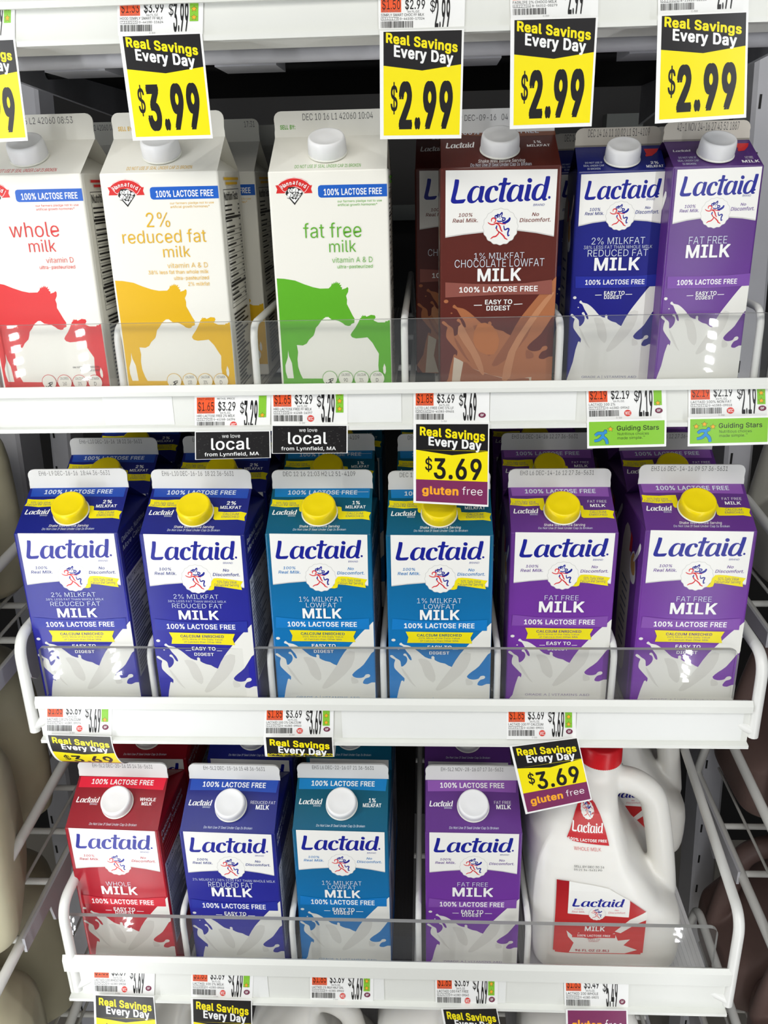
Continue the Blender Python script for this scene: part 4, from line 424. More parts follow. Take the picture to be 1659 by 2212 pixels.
# ------------------------------------------------------------------ price tags: corner points in millimetres
TAGS=[(0, [(-346.6, 699.2, 127.2), (-295.3, 699.2, 126.8), (-300.0, 699.2, 101.0), (-353.6, 699.2, 101.4)], 0.15, ('$1.33', '$3.99', '', '', '', 3, 0, 0), [(-352.7, 693.2, 100.0), (-297.4, 693.2, 100.4), (-299.7, 693.2, 32.3), (-356.7, 693.2, 31.5)], ('rs', '$3.99'), 'yellow sale tag with a price, hanging cut off at the left edge of the photo'),
(0, [(-220.9, 699.2, 122.7), (-158.5, 699.2, 121.4), (-161.0, 699.2, 99.9), (-223.3, 699.2, 100.8)], 0.12, ('$1.33', '$3.99', 'HOOD SIMPLY SMART FF MLK', '7358505', '0-44100-11624', 3, 0, 0), [(-220.8, 693.2, 100.2), (-160.2, 693.2, 100.2), (-158.9, 693.2, 30.4), (-219.6, 693.2, 30.3)], ('rs', '$3.99'), 'yellow sale tag reading $3.99 above the yellow-lettered carton'),
(0, [(-33.4, 699.2, 118.9), (28.0, 699.2, 117.6), (27.6, 699.2, 96.6), (-33.6, 699.2, 97.5)], 0.12, ('$1.50', '$2.99', 'SIMPLY SMART CHOC FF MLK', '3341179', '0-44100-17324', None, 0, 0), [(-32.6, 693.2, 97.5), (27.2, 693.2, 96.9), (25.9, 693.2, 25.7), (-34.1, 693.2, 26.6)], ('rs', '$2.99'), 'yellow sale tag reading $2.99 between the green-lettered and chocolate cartons'),
(0, [(59.0, 699.2, 123.1), (120.6, 699.2, 122.8), (121.6, 699.2, 102.7), (60.3, 699.2, 102.8)], 0.12, ('$2.30', '$2.99', 'FAIRLIFE 2% CHOCO MILK', '6822704', '8-56312-00279', None, 0, 0), [(59.7, 693.2, 102.0), (120.6, 693.2, 101.7), (120.5, 693.2, 31.4), (61.2, 693.2, 31.0)], ('rs', '$2.99'), 'yellow sale tag reading $2.99 over the cap of the chocolate carton'),
(0, [(161.2, 699.2, 124.0), (223.6, 699.2, 124.0), (225.6, 699.2, 102.6), (163.2, 699.2, 102.3)], 0.12, ('$2.30', '$2.99', '', '6623504', '8-11620-02016', None, 0, 0), [(161.8, 693.2, 101.4), (223.7, 693.2, 101.8), (230.6, 693.2, 34.3), (165.9, 693.2, 32.0)], ('rs', '$2.99'), 'yellow sale tag reading $2.99 above the purple quart carton'),
(1, [(-196.3, 704.2, -167.6), (-131.4, 704.2, -167.6), (-134.4, 704.2, -198.6), (-199.2, 704.2, -198.7)], 0, ('$1.65', '$3.29', 'HRD LACTOSE FREE 2% MILK', '3047909', '0-41268-16396', 1, 1, 0), [(-197.5, 698.2, -197.0), (-132.9, 698.2, -196.9), (-134.2, 698.2, -221.1), (-199.9, 698.2, -222.2)], ('lo',), 'left one of two price tags with a black local banner'),
(1, [(-131.2, 704.2, -165.7), (-66.6, 704.2, -166.5), (-67.7, 704.2, -194.4), (-132.5, 704.2, -193.7)], 0.12, ('$1.65', '$3.29', 'HRD LACTOSE FREE FF MILK', '3027505', '0-41268-16397', 3, 1, 0), [(-131.3, 698.2, -192.1), (-67.1, 698.2, -192.8), (-68.1, 698.2, -217.5), (-133.1, 698.2, -217.3)], ('lo',), 'right one of two price tags with a black local banner'),
(1, [(-11.7, 704.2, -166.8), (51.3, 704.2, -167.6), (51.7, 704.2, -194.1), (-12.0, 704.2, -193.4)], 0.12, ('$1.85', '$3.69', 'LCTD LAC FREE CHC 1% LF', 'QR04401', '0-41383-09601', None, 0, 1), [(-11.9, 698.2, -191.8), (51.3, 698.2, -192.4), (52.0, 698.2, -267.1), (-12.7, 698.2, -262.9)], ('rg', '$3.69'), 'long price tag with yellow and plum panels covering a light blue carton top'),
(1, [(130.3, 704.2, -165.1), (194.8, 704.2, -164.4), (198.1, 704.2, -191.7), (132.8, 704.2, -192.6)], 0.1, ('$2.19', '$2.19', 'LACTAID 100 2%', '3171071', '0-41383-09042', 1, 1, 1), [(131.6, 698.2, -190.9), (196.4, 698.2, -190.1), (198.3, 698.2, -214.1), (133.3, 698.2, -215.3)], ('gs', 1), 'price tag with green one-star banner'),
(1, [(213.0, 704.2, -164.2), (277.8, 704.2, -163.5), (282.2, 704.2, -190.7), (215.8, 704.2, -191.1)], 0.1, ('$2.19', '$2.19', 'LACTAID 100% NON FAT', '3170974', '0-41383-09018', 3, 1, 1), [(213.8, 698.2, -189.5), (279.8, 698.2, -188.7), (282.3, 698.2, -213.1), (215.9, 698.2, -214.3)], ('gs', 3), 'price tag with green three-star banner at the right edge'),
(2, [(-363.8, 679.2, -459.9), (-299.4, 679.2, -460.2), (-304.3, 679.2, -492.1), (-369.2, 679.2, -491.6)], 0.2, ('$1.85', '$3.69', 'LACTAID 100 2% CALCIUM', '3169174', '0-41383-09074', 1, 1, 1), [(-365.9, 673.2, -487.3), (-302.3, 673.2, -488.8), (-310.6, 673.2, -548.2), (-376.0, 673.2, -546.9)], ('rg', '$3.69', 'curl'), 'price tag at left end of the middle shelf with its sale panel curled back'),
(2, [(-154.0, 679.2, -462.7), (-89.2, 679.2, -463.0), (-90.7, 679.2, -491.6), (-157.0, 679.2, -492.2)], 0.2, ('$1.85', '$3.69', 'LACTAID 100 1% CALCIUM', '3169075', '0-41383-09023', 3, 1, 1), [(-156.2, 673.2, -487.9), (-90.4, 673.2, -487.3), (-93.7, 673.2, -561.8), (-163.1, 673.2, -562.8)], ('rg', '$3.69', 'fold'), 'price tag in the middle of the middle shelf with its sale panel folded under'),
(2, [(71.3, 679.2, -462.5), (134.8, 679.2, -462.0), (136.6, 679.2, -492.5), (72.2, 679.2, -493.1)], 0.2, ('$1.85', '$3.69', 'LACTAID 100 FF CALCIUM', '3169273', '0-41383-09021', 3, 1, 1), [(74.6, 673.2, -496.5), (136.8, 673.2, -486.1), (154.4, 673.2, -557.3), (92.3, 673.2, -575.0)], ('rg', '$3.69', 'tilt'), 'price tag with tilted yellow and plum sale panel in front of the white jug'),
(3, [(-344.3, 634.2, -744.2), (-279.2, 634.2, -744.1), (-284.6, 634.2, -780.4), (-348.7, 634.2, -779.9)], 0.25, ('$1.85', '$3.69', 'LACTAID 100 WHOLE MILK', '6424204', '0-41383-09038', None, 1, 1), [(-344.9, 628.2, -772.5), (-282.2, 628.2, -773.4), (-287.6, 628.2, -873.2), (-357.8, 628.2, -873.1)], ('rg', '$3.69'), 'leftmost price tag with yellow sale panel on the lowest price rail'),
(3, [(-242.5, 634.2, -746.2), (-178.9, 634.2, -747.5), (-182.7, 634.2, -782.4), (-246.0, 634.2, -781.1)], 0.25, ('$1.85', '$3.69', 'LACTAID 100 2% MILK', '6424006', '0-41383-09010', 1, 1, 1), [(-244.2, 628.2, -774.4), (-181.4, 628.2, -775.0), (-188.6, 628.2, -877.7), (-253.1, 628.2, -877.5)], ('rg', '$3.69'), 'price tag with yellow sale panel below the dark blue white-capped carton'),
(3, [(-121.1, 634.2, -748.3), (-57.3, 634.2, -748.0), (-58.5, 634.2, -781.5), (-123.0, 634.2, -781.7)], 0.25, ('$1.85', '$3.69', 'LACTAID 1% MLK HALF GAL', '6005300', '0-41383-09022', 3, 1, 1), None, None, 'small price ticket without any sale panel on the lowest price rail'),
(3, [(4.5, 634.2, -748.2), (67.0, 634.2, -747.4), (67.6, 634.2, -785.1), (4.9, 634.2, -785.3)], 0.25, ('$1.85', '$3.69', 'LACTAID 100 FAT FREE', '6424709', '0-41383-09043', 3, 1, 1), [(10.2, 628.2, -780.6), (66.0, 628.2, -777.7), (82.1, 628.2, -871.0), (23.6, 628.2, -881.7)], ('rg', '$3.69'), 'price tag with sale panel hanging askew below the purple white-capped carton'),
(3, [(131.9, 634.2, -746.8), (195.3, 634.2, -746.7), (197.8, 634.2, -784.0), (134.8, 634.2, -784.8)], 0.25, ('$1.83', '$5.49', 'LACTAID 100 WHOLE', '6559603', '0-41383-09073', None, 0, 1), [(134.5, 628.2, -777.4), (195.4, 628.2, -775.9), (200.4, 628.2, -828.4), (138.1, 628.2, -829.4)], ('gl',), 'price tag reading $5.49 with plum gluten free panel')]
# ------------------------------------------------------------------ the cooler shell
def quadm(name, pts, m):
    mb = MB(); mb.add(pts, [(0, 1, 2, 3)], m); return structure(name, mb)
sh = MB(); sh.box((-1.6, 1.62, -1.45), (1.5, 1.66, .95), DARK); structure('wall_back', sh)
sh = MB(); sh.box((-1.64, .60, -1.45), (-1.60, 1.62, .95), DARK); structure('wall_left', sh)
sh = MB(); sh.box((1.50, .60, -1.45), (1.54, 1.62, .95), DARK); structure('wall_right', sh)
sh = MB(); sh.box((-1.64, .60, .95), (1.54, 1.66, .99), DARK); structure('ceiling', sh)
sh = MB(); sh.box((-3.0, -4.0, -1.50), (3.0, 1.7, -1.45), mat('shop_floor', (176, 170, 160), .35, .5, noise=.1, nscale=8)); structure('floor', sh)
d = MB()                                           # pale air-duct plates on the cooler's back wall
for (x0, z0, x1, z1) in ((-.95, -.02, -.62, .05), (-.58, -.05, -.42, .0), (-.36, .0, -.2, .035), (-.12, -.07, .12, -.045), (.30, .02, .36, .09), (.42, -.03, .5, .10), (.54, -.05, .86, -.03), (.44, .12, .80, .16)):
    d.box((x0, 1.585, z0), (x1, 1.62, z1), DUCT)
structure('trim_1', d)

# ------------------------------------------------------------------ shelves
def shelf(label, yf, zt, zl, zb, deck, ya, ztop, dividers, guard, lanes, group, acr=True, strips=(), solid=False):
    root = thing('cooler_shelf', label, 'shelf', (-.04, yf, deck), 0, group)
    ox, oy, oz = -.04, yf, deck
    xl, xr = -.332, .333
    def P(x, y, z): return (x, y - oy, z - oz)
    m = MB(); yb = yf + .013; zk = zt * (yb / yf) if zt < 0 else zt + .001
    prof = [(yb, zk), (yb, zb), (yf + .004, zb - .001), (yf + .004, zb - .0035), (yf - .006, zb - .0035), (yf - .006, zb), (yf, zb + .0006), (yf, zl), (yf - .0042, zl), (yf - .0042, zt - .005), (yf - .0012, zt), ]
    prof = [(y - oy, z - oz) for y, z in prof]
    n = len(prof)
    m.add([(xl, y, z) for y, z in prof] + [(xr, y, z) for y, z in prof], [(i, i + n, (i + 1) % n + n, (i + 1) % n) for i in range(n)], CREAM_RAIL)
    tri = fill([prof]) if False else None
    me = MB()
    vs, fs = fill([prof])
    m.add([(xl, y, z) for y, z in vs], [f for f in fs], CREAM_RAIL); m.add([(xr, y, z) for y, z in vs], [f[::-1] for f in fs], CREAM_RAIL)
    m.obj('price_rail', root)
    for a, b in strips:
        q = MB(); q.box((a + .04, -.0005, zb + .0015 - oz), (b + .04, .0002, zl - .001 - oz), STRIP); q.obj('blank_strip', root)
    # wire deck
    m = MB()
    if solid:                                     # solid dark pan with pale front rails underneath, seen from below
        m.box((xl, .03, -.014), (xr, .60, -.008), DARK)
        m.prism([(.013, zb - oz), (.040, zb - oz - .004), (.046, zb - oz + .004), (.040, .0), (.013, .0)], xl, xr, WHITE_METAL)
        m.tube([(xl, .062, zb - oz - .004), (xr, .062, zb - oz - .004)], .0075, POST, 12); m.tube([(xl, .10, -.016), (xr, .10, -.016)], .006, DUCT, 12); m.tube([(xl, .22, -.018), (xr, .22, -.018)], .006, DARK, 12)
        for cx in (-.25, -.11, .07, .22): m.box((cx - .02, .070, zb - oz - .012), (cx + .03, .12, zb - oz + .004), POST)
    for i in range(0 if solid else 27):
        x = xl + .01 + i * (xr - xl - .02) / 26
        m.tube([(x, .016, -.006), (x, .60, -.006)], .0028, WIRE, 8)
    for y in () if solid else (.03, .22, .41, .60): m.tube([(xl + .004, y, -.0115), (xr - .004, y, -.0115)], .0035, WIRE, 8)
    m.obj('deck_pan' if solid else 'wire_deck', root)
    for x0, x1, mm in lanes:
        m = MB(); w = x1 - x0; k = max(8, int(w / .0045))
        for i in range(k):
            a = x0 + .04 + w * i / k; m.box((a, .036, -.0030), (a + w / k * .62, .60, -.0002), mm)
        m.box((x0 + .04, .036, -.0031), (x1 + .04, .60, -.0012), mm); m.obj('glide_mat', root)
    if acr:
        m = MB(); a, b = ya - oy, ya - oy + .0042; zz0, zz1 = zl - oz + .002, ztop - oz; xa, xb = xl + .004, xr - .012
        r = .008; c = [(xa, zz0), (xb, zz0), (xb, zz1 - r)] + [(xb - r + r * math.cos(t), zz1 - r + r * math.sin(t)) for t in (.4, .8, 1.2)] + [(xb - r, zz1), (xa + .002, zz1), (xa, zz1 - .002)]
        k = len(c)
        m.add([(x, a, z) for x, z in c] + [(x, b, z) for x, z in c], [tuple(range(k)), tuple(range(k, 2 * k))[::-1]], ACRYLIC)
        m.add([(x, a, z) for x, z in c] + [(x, b, z) for x, z in c], [(i, i + k, (i + 1) % k + k, (i + 1) % k) for i in range(1, k)], ACRYLIC_EDGE)
        m.obj('clear_front_guard', root)
        for x, zd in dividers:
            m = MB(); y = ya + .0085 - oy; top = ztop - oz - .004 + zd
            m.tube(bend([(x + .04, y, -.008), (x + .04, y, top), (x + .04, y + .34, top + .004), (x + .04, y + .56, -.008)], .016), .0031, WIRE, 10); m.obj('divider_wire', root)
    for (x, zg, side, fl) in guard:
        m = MB(); y = yf + .001 - oy
        m.tube(bend([(x + .04, y, zb - oz + .006), (x + .04, y, zg - oz), (x + .04 + fl, y + .5, zg - oz + .006), (x + .04 + fl, y + .58, -.02)], .022, 8), .0052, WIRE, 14)
        m.tube([(x + .04, y, zb - oz + .012), (x + .04 - side * .018, y + .004, zb - oz + .020)], .005, WIRE, 10)
        m.obj('side_guard_wire', root)
    for sx in (xl - .0, xr - .004):
        m = MB(); m.add([], [], BRACKET)
        pts = [(.05, -.010), (.60, -.010), (.60, -.062), (.52, -.052), (.05, -.026)]
        k = len(pts); m.add([(sx, y, z) for y, z in pts] + [(sx + .004, y, z) for y, z in pts], [tuple(range(k)), tuple(range(k, 2 * k))[::-1]] + [(i, i + k, (i + 1) % k + k, (i + 1) % k) for i in range(k)], POST); m.obj('bracket_arm', root)
    return root
GS = 'white wire cooler shelves'
L6 = [(-.365, -.268), (-.262, -.152), (-.148, -.045), (-.042, .062), (.066, .169), (.173, .285)]
shelf('topmost cooler shelf rail with hanging yellow sale tags, cut by the upper photo edge', .700, .1290, .1195, .0985, .121, .71, .2, [], [], [(a, b, MAT_GREY) for a, b in L6], GS, acr=False, solid=True)
shelf('cooler shelf holding the white gable cartons and chocolate milk', .705, -.1585, -.167, -.194, -.1805, .716, -.1085,
      [(-.263, .0), (-.146, .0), (-.019, .002), (.110, 0), (.194, -.002), (.272, .006)], [], [(a, b, MAT_GREY) for a, b in ((-.365, -.27), (-.26, -.155), (-.135, -.03), (.01, .106), (.115, .19), (.2, .29))], GS,
      strips=((-.276, -.216), (-.072, -.022), (.052, .123)))
shelf('cooler shelf holding six yellow-capped cartons in a row', .680, -.4490, -.4605, -.4945, -.4805, .694, -.4055,
      [(-.265, 0), (-.150, -.004), (-.043, -.002), (.064, -.002), (.171, .002)], [(-.379, -.389, -1, 0), (.298, -.406, 1, 0)], [(a, b, MAT_DARK) for a, b in L6[:5]] + [(.173, .285, MAT_GREY)], GS,
      strips=((-.304, -.148), (-.082, .073), (.136, .287)))
shelf('cooler shelf holding four white-capped cartons and the plastic jug', .635, -0.7249, -0.7449, -0.7801, -.7855, .649, -0.6896,
      [(-.2525, 0), (-.1405, -.004), (-.012, -.003), (.098, -.004)], [(-.364, -.663, -1, 0), (.2945, -.664, 1, .034)], [(a, b, MAT_DARK) for a, b in ((-.365, -.262), (-.25, -.147), (-.138, -.02), (-.005, .095))] + [(.105, .29, MAT_WHITE)], GS,
      strips=((-.312, -.285), (-.217, -.165), (-.103, -.047), (.016, .075)))
shelf('lowest cooler shelf under the loose plastic jugs', .630, -1.005, -1.02, -1.06, -1.052, .64, -.99, [], [], [(a, b, MAT_WHITE) for a, b in ((-.36, -.21), (-.2, -.06), (-.05, .09), (.1, .26))], GS, acr=False)

# ------------------------------------------------------------------ rack posts
def post(label, path, w, dpt):
    m = MB(); (x0, y0, z0), (x1, y1, z1) = path; k = 40
    o = thing('rack_post', label, 'post', (x1, y1, z1), 0, 'grey steel rack posts')
    b = .004
    sec = [(-w / 2 + b, -dpt / 2), (w / 2 - b, -dpt / 2), (w / 2, -dpt / 2 + b), (w / 2, dpt / 2), (-w / 2, dpt / 2), (-w / 2, -dpt / 2 + b)]; n = len(sec)
    m.add([(x0 - x1 + a, y0 - y1 + c, z0 - z1) for a, c in sec] + [(a, c, 0) for a, c in sec], [tuple(range(n)), tuple(range(n, 2 * n))[::-1]] + [(i, i + n, (i + 1) % n + n, (i + 1) % n) for i in range(n)], POST)
    for i in range(36):
        t = (i + .5) / 36; z = (z0 - z1) * (1 - t); x = (x0 - x1) * (1 - t); m.box((x - w / 2 + .006, -dpt / 2 - .0006, z), (x - w / 2 + .0085, -dpt / 2 + .001, z + .014), DARK)
    m.obj('upright', o)
post('grey rack post right of the cooler shelves', ((.341, 1.06, .60), (.432, 1.06, -1.449)), .034, .06)
post('grey rack post left of the cooler shelves, nearer one', ((-.507, 1.06, .60), (-.582, 1.06, -1.449)), .042, .06)
post('narrow grey rack post behind the top left carton, farther one', ((-.469, 1.2, .60), (-.605, 1.2, -1.449)), .03, .05)

# ------------------------------------------------------------------ milk cartons
BLUE_LOGO = (12, 24, 138)
def lpal(key, body, band, box, sub):
    return {'logo': mat('logo_blue', BLUE_LOGO, .35), 'sub': mat(key + '_sub', sub, .4), 'pale': mat('print_pale', (214, 222, 232), .4), 'white': mat('print_white', (244, 244, 242), .38),
            'panel': mat('panel_white', (240, 239, 234), .33), 'badge': mat('badge_rim', (205, 204, 200), .4), 'yel': mat('ribbon_yellow', (238, 222, 12), .38), 'yink': mat(key + '_yink', tuple(int(v * .8 + 20) for v in body[0]), .4),
            'box': mat(key + '_box', box, .36), 'band': mat(key + '_band', band, .34), 'milk': mat('milk_white', (232, 231, 224), .36), 'milk2': mat('milk_grey', (217, 215, 208), .36),
            'emred': mat('emblem_red', (214, 45, 52), .4), 'heart': mat('sticker_red', (206, 38, 42), .35), 'black': mat('print_black', (30, 28, 28), .4),
            'body': mat(key + '_board', body[0], .30, .4, ramp=(.02, .20, body[1], body[0]), bump=.04), 'edge': mat('side_panel_pale', (196, 200, 212), .4), 'sidetxt': mat('side_text', (86, 92, 116), .5), 'bowl': mat('cereal_tan', (196, 150, 80), .5)}
LP = {'2': lpal('blue', ((26, 34, 116), (36, 34, 158)), (34, 72, 166), (30, 42, 150), (44, 56, 134)),
      '1': lpal('teal', ((8, 84, 108), (0, 124, 202)), (14, 122, 186), (8, 118, 190), (52, 128, 190)),
      '0': lpal('purple', ((92, 50, 124), (122, 48, 170)), (138, 84, 168), (126, 72, 164), (112, 78, 152)),
      '3': lpal('red', ((132, 16, 30), (206, 20, 46)), (220, 30, 56), (206, 26, 48), (186, 52, 72)),
      'C': lpal('brown', ((84, 34, 26), (94, 36, 28)), (128, 74, 50), (140, 80, 70), (120, 58, 48)),
      'Q2': lpal('navy', ((26, 34, 110), (24, 20, 132)), (34, 60, 150), (30, 40, 150), (44, 52, 130)),
      'Q0': lpal('violet', ((80, 48, 110), (106, 44, 152)), (130, 84, 160), (118, 68, 160), (112, 78, 152))}
LP['C'] = dict(LP['C'], milk=mat('choc_pour', (168, 104, 66), .38), milk2=mat('choc_shade', (146, 86, 56), .38), choc_hi=mat('choc_light', (188, 130, 92), .38), glass=mat('choc_glass', (206, 192, 172), .36))
def hpal(key, ink):
    return {'ink': mat(key + '_ink', ink, .4), 'white': mat('print_white', (244, 244, 242)), 'hwhite': mat('carton_white', (240, 238, 228), .34, bump=.03), 'body': mat('carton_white', (240, 238, 228)), 'hblue': mat('banner_blue', (24, 92, 190), .36),
            'hred': mat('banner_red', (214, 42, 40), .36), 'black': mat('print_black', (30, 28, 28)), 'grey': mat('print_grey', (120, 118, 112), .4)}
HP = {'1': hpal('red', (214, 38, 40)), '2': hpal('amber', (226, 178, 14)), '0': hpal('green', (92, 172, 34))}
SEALM = {'M': mat('seal_white', (226, 226, 224), .36), 'L': mat('seal_white', (226, 226, 224)), 'C': mat('seal_white', (226, 226, 224)), 'Q': mat('seal_kraft', (206, 200, 188), .4), 'H': mat('carton_white', (240, 238, 228))}
CAPM = {'M': mat('cap_yellow', (244, 218, 8), .32), 'W': mat('cap_white', (240, 240, 240), .35, sss=.05)}
INKDOT = mat('date_ink', (58, 56, 58), .5)
HT = .187
GEO = {'M': (.0953, .0266, .0185), 'L': (.0953, .0266, .0178), 'C': (.0953, .0266, .0185), 'H': (.0953, .0266, .0200), 'Q': (.070, .0195, .0150)}
_cm = {}
def body_mesh(kind, var):
    if (kind, var) in _cm: return _cm[(kind, var)]
    w, rise, fin = GEO[kind]; h = HT; hw = w / 2
    pal = HP[var] if kind == 'H' else LP[{'C': 'C', 'Q': 'Q' + var}.get(kind, var)]
    mb = MB(); bm = pal['body']; c = .0016
    ring = []
    for sx, sy, a0 in ((1, -1, -90), (1, 1, 0), (-1, 1, 90), (-1, -1, 180)):
        for k in range(4):
            t = math.radians(a0 + 30 * k); ring.append((sx * (hw - c) + c * math.cos(t), sy * (hw - c) + c * math.sin(t)))
    n = len(ring); ins = lambda f: [(x * f, y * f) for x, y in ring]
    lev = [(ins(.975), 0), (ins(.997), .0012), (ring, .004), (ring, h - .001), (ins(.992), h)]
    vs = [(x, y, z) for r, z in lev for x, y in r]; fs = [(i * n + j, i * n + (j + 1) % n, (i + 1) * n + (j + 1) % n, (i + 1) * n + j) for i in range(len(lev) - 1) for j in range(n)]
    mb.add(vs, fs + [tuple(range(n))[::-1]], bm)
    e = hw - .0006; zr = h + rise; g = hw * .42
    V = [(-e, -e, h - .0004), (e, -e, h - .0004), (e, e, h - .0004), (-e, e, h - .0004), (-hw + .001, -.0012, zr), (hw - .001, -.0012, zr), (hw - .001, .0012, zr), (-hw + .001, .0012, zr), (g, 0, zr - .003), (-g, 0, zr - .003)]
    mb.add(V, [(0, 1, 5, 4), (2, 3, 7, 6), (1, 8, 5), (1, 2, 8), (2, 6, 8), (0, 4, 9), (0, 9, 3), (3, 9, 7)], bm)
    mb.add([V[4], V[5], V[6], V[7]], [(0, 1, 2, 3)], bm)
    front = lambda u, v, o: (u / 1000, -hw - o / 1000, h - v / 1000)
    a = math.atan2(rise + .0004, e - .0012)
    roof = lambda u, v, o: (u / 1000, -e + v / 1000 * math.cos(a) - o / 1000 * math.sin(a), h - .0004 + v / 1000 * math.sin(a) + o / 1000 * math.cos(a))
    right = lambda u, v, o: (hw + o / 1000, -hw + u / 1000, h - v / 1000)
    left = lambda u, v, o: (-hw - o / 1000, hw - u / 1000, h - v / 1000)
    lim = hw * 1000 - .45
    F = Print(mb, front, pal, ulim=lim); Rf = Print(mb, roof, pal, ulim=lim)
    if kind == 'H':
        F.items(D['COW']); F.items(D['H_top']); F.items(D['H_logo']); F.items(D['H_' + var])
        cal = {'1': '160', '2': '130', '0': '90'}[var]
        F.items([it if not (it[0] == 'T' and it[1] == '*') else it[:1] + (cal,) + it[2:] for it in D['H_circ']])
        ar = D['H_arc']; word = 'Hannaford'
        for i, ch in enumerate(word):
            t = (i + .5) / len(word) * .96 + .02; s_ = t * 4; k = min(3, int(s_)); f = s_ - k
            px = ar[k][0] * (1 - f) + ar[k + 1][0] * f; py = ar[k][1] * (1 - f) + ar[k + 1][1] * f
            ang = math.atan2(-(ar[k + 1][1] - ar[k][1]), ar[k + 1][0] - ar[k][0])
            vs, fs, x0, x1, top, cps = glyphs(ch, ''); sc = 6.0; cx = (x0 + x1) / 2
            for c_, o_ in enumerate((-.03, 0, .03)):
                F.k -= 1 if c_ else 0
                F.raw([(px + ((u + o_ - cx) * math.cos(ang) * .78 - (q - .1) * math.sin(ang)) * sc, py - ((u + o_ - cx) * math.sin(ang) * .78 + (q - .1) * math.cos(ang)) * sc) for u, q in vs], fs, 'white', c_ * .0016)
        Rf.items(D['HR'])
        Rs = Print(mb, right, pal); x0, x1, y0, y1 = 15, 82, 14, 108
        for (p, q, r_, s_) in ((x0, y0, x1, y0 + .5), (x0, y1, x1, y1 + .5), (x0, y0, x0 + .5, y1), (x1 - .5, y0, x1, y1)): Rs.rect(p, q, r_, s_, 'black')
        Rs.text('Nutrition Facts', 17, 76, 22.5, 16, 'black', 'b')
        rr = random.Random(7)
        for k, v in enumerate((26, 29.5, 33, 38, 43, 47, 52, 57, 62, 67, 72, 77, 82, 87, 93, 97, 101)):
            Rs.rect(17, v, 17 + rr.uniform(24, 46), v + 1.3, 'black'); Rs.rect(74, v, 79, v + 1.3, 'black')
            if k in (2, 13): Rs.rect(x0, v + 2.2, x1, v + 4.2, 'black')
            elif k > 3: Rs.rect(x0, v + 3.1, x1, v + 3.4, 'black')
        for k in range(20): Rs.rect(17, 113 + k * 3.3, 17 + rr.uniform(30, 62), 113 + k * 3.3 + 1.5, 'black')
        for k in range(2): Rs.rect(18 + k * 6, 5 + k * 3.6, 80 - k * 6, 7 + k * 3.6, 'ink')
    else:
        a_, b_ = D['SPMAP'][kind]; ku = w / .0953
        sp = lambda u, v: (u * ku, v * a_ + b_ if v < 172 else 186.6)
        if kind == 'C':
            F.items(D['SPLASH'], sp, {})
            gl = [(-35.9, 150), (-30, 153), (-20, 160), (-4, 166), (14, 170), (30, 168), (30, 186.5), (-39, 186.5)]
            F.poly([gl], 'glass'); F.poly([[(-28, 154), (-20, 160), (-4, 166), (14, 170), (28, 169), (24, 186.5), (-26, 186.5)]], 'milk2', 1)
            F.poly([[(46, 97), (43, 103), (30, 122), (16, 146), (12, 168), (5, 170), (10, 146), (24, 122), (38, 103)]], 'choc_hi', 1)
            F.poly([[(-30, 122), (-24, 132), (-14, 150), (-10, 165), (-14, 163), (-22, 147), (-33, 130)]], 'choc_hi', 1)
            F.poly([[(-16, 122), (-4, 124), (2, 136), (-2, 148), (-14, 146), (-20, 136)]], mat('choc_amber', (182, 110, 60), .38), 1)
        else: F.items(D['SPLASH'], sp)
        if kind in 'ML': F.items(D['GRADE'])
        if kind == 'Q': F.text('GRADE A | VITAMINS A&D', -22, 24, 171, 168.6, 'sub', 'l')
        pp = D['QPANELPOLY'] if kind == 'Q' else D['PANELPOLY']
        if kind == 'C': pp = [(x, y + 2.4) for x, y in pp]
        F.poly([[(x, y + 1.0) if y > 10 else (x, y) for x, y in pp]], 'badge'); F.poly([pp], 'panel')
        (bx, by), (ex, ey) = D['QBADGE'] if kind == 'Q' else D['BADGE']
        dy = 2.4 if kind == 'C' else 0
        F.emblem(bx, by + dy, ex - bx, -1)
        F.items(D['QPANEL'] if kind == 'Q' else D['PANEL'], (lambda u, v: (u, v + dy)))
        if kind == 'M': F.items(D['RIB'])
        F.items(D[kind + '_low']); 
        if kind != 'C': F.items(D[kind + '_' + var])
        if kind in 'ML': Rf.items(D[kind + 'R']); Rf.items(D[kind + 'R_' + var])
        elif kind == 'C': Rf.items(D['CR'])
        else: Rf.items(D['QR_' + var])
        if kind == 'Q' and var == '0': Rf.text('*LOGO', -30, -16, 22.3, 25.5, 'white')
        # side panels
        Rs = Print(mb, right, pal); W_ = w * 1000; rr = random.Random(3); Rs.rect(5, 46, W_ - 6, 150, 'edge')
        Rs.text('NUTRITION FACTS', 8, W_ - 12, 53.5, 48.5, 'sidetxt', 'bi')
        for k in range(25):
            v = 57 + k * 3.65; Rs.rect(8, v, 8 + rr.uniform(.3, .75) * (W_ - 20), v + 1.5, 'sidetxt')
            if k % 5 == 1: Rs.rect(6, v + 2.4, W_ - 8, v + 2.9, 'sidetxt')
        for k, tline in enumerate(('Delicious, Nutritious', 'More Calcium')): Rs.text(tline, 6, W_ - 20, 12 + k * 8, 7 + k * 8, 'pale', 'i')
        for k in range(4): Rs.rect(8, 26 + k * 4.4, W_ - 26 + 4 * (k % 2), 27.6 + k * 4.4, 'sub')
        Ls = Print(mb, left, pal); U = lambda u: W_ - u      # u from the front edge
        Ls.poly([[(U(70), 20), (U(52), 26), (U(46), 48), (U(40), 70), (U(40), 110), (U(39), 150), (U(44), 164), (U(56), 168), (U(70), 166), (U(84), 150), (U(88), 90), (U(84), 40)]], mat('side_cream', (198, 190, 178), .4), 1)
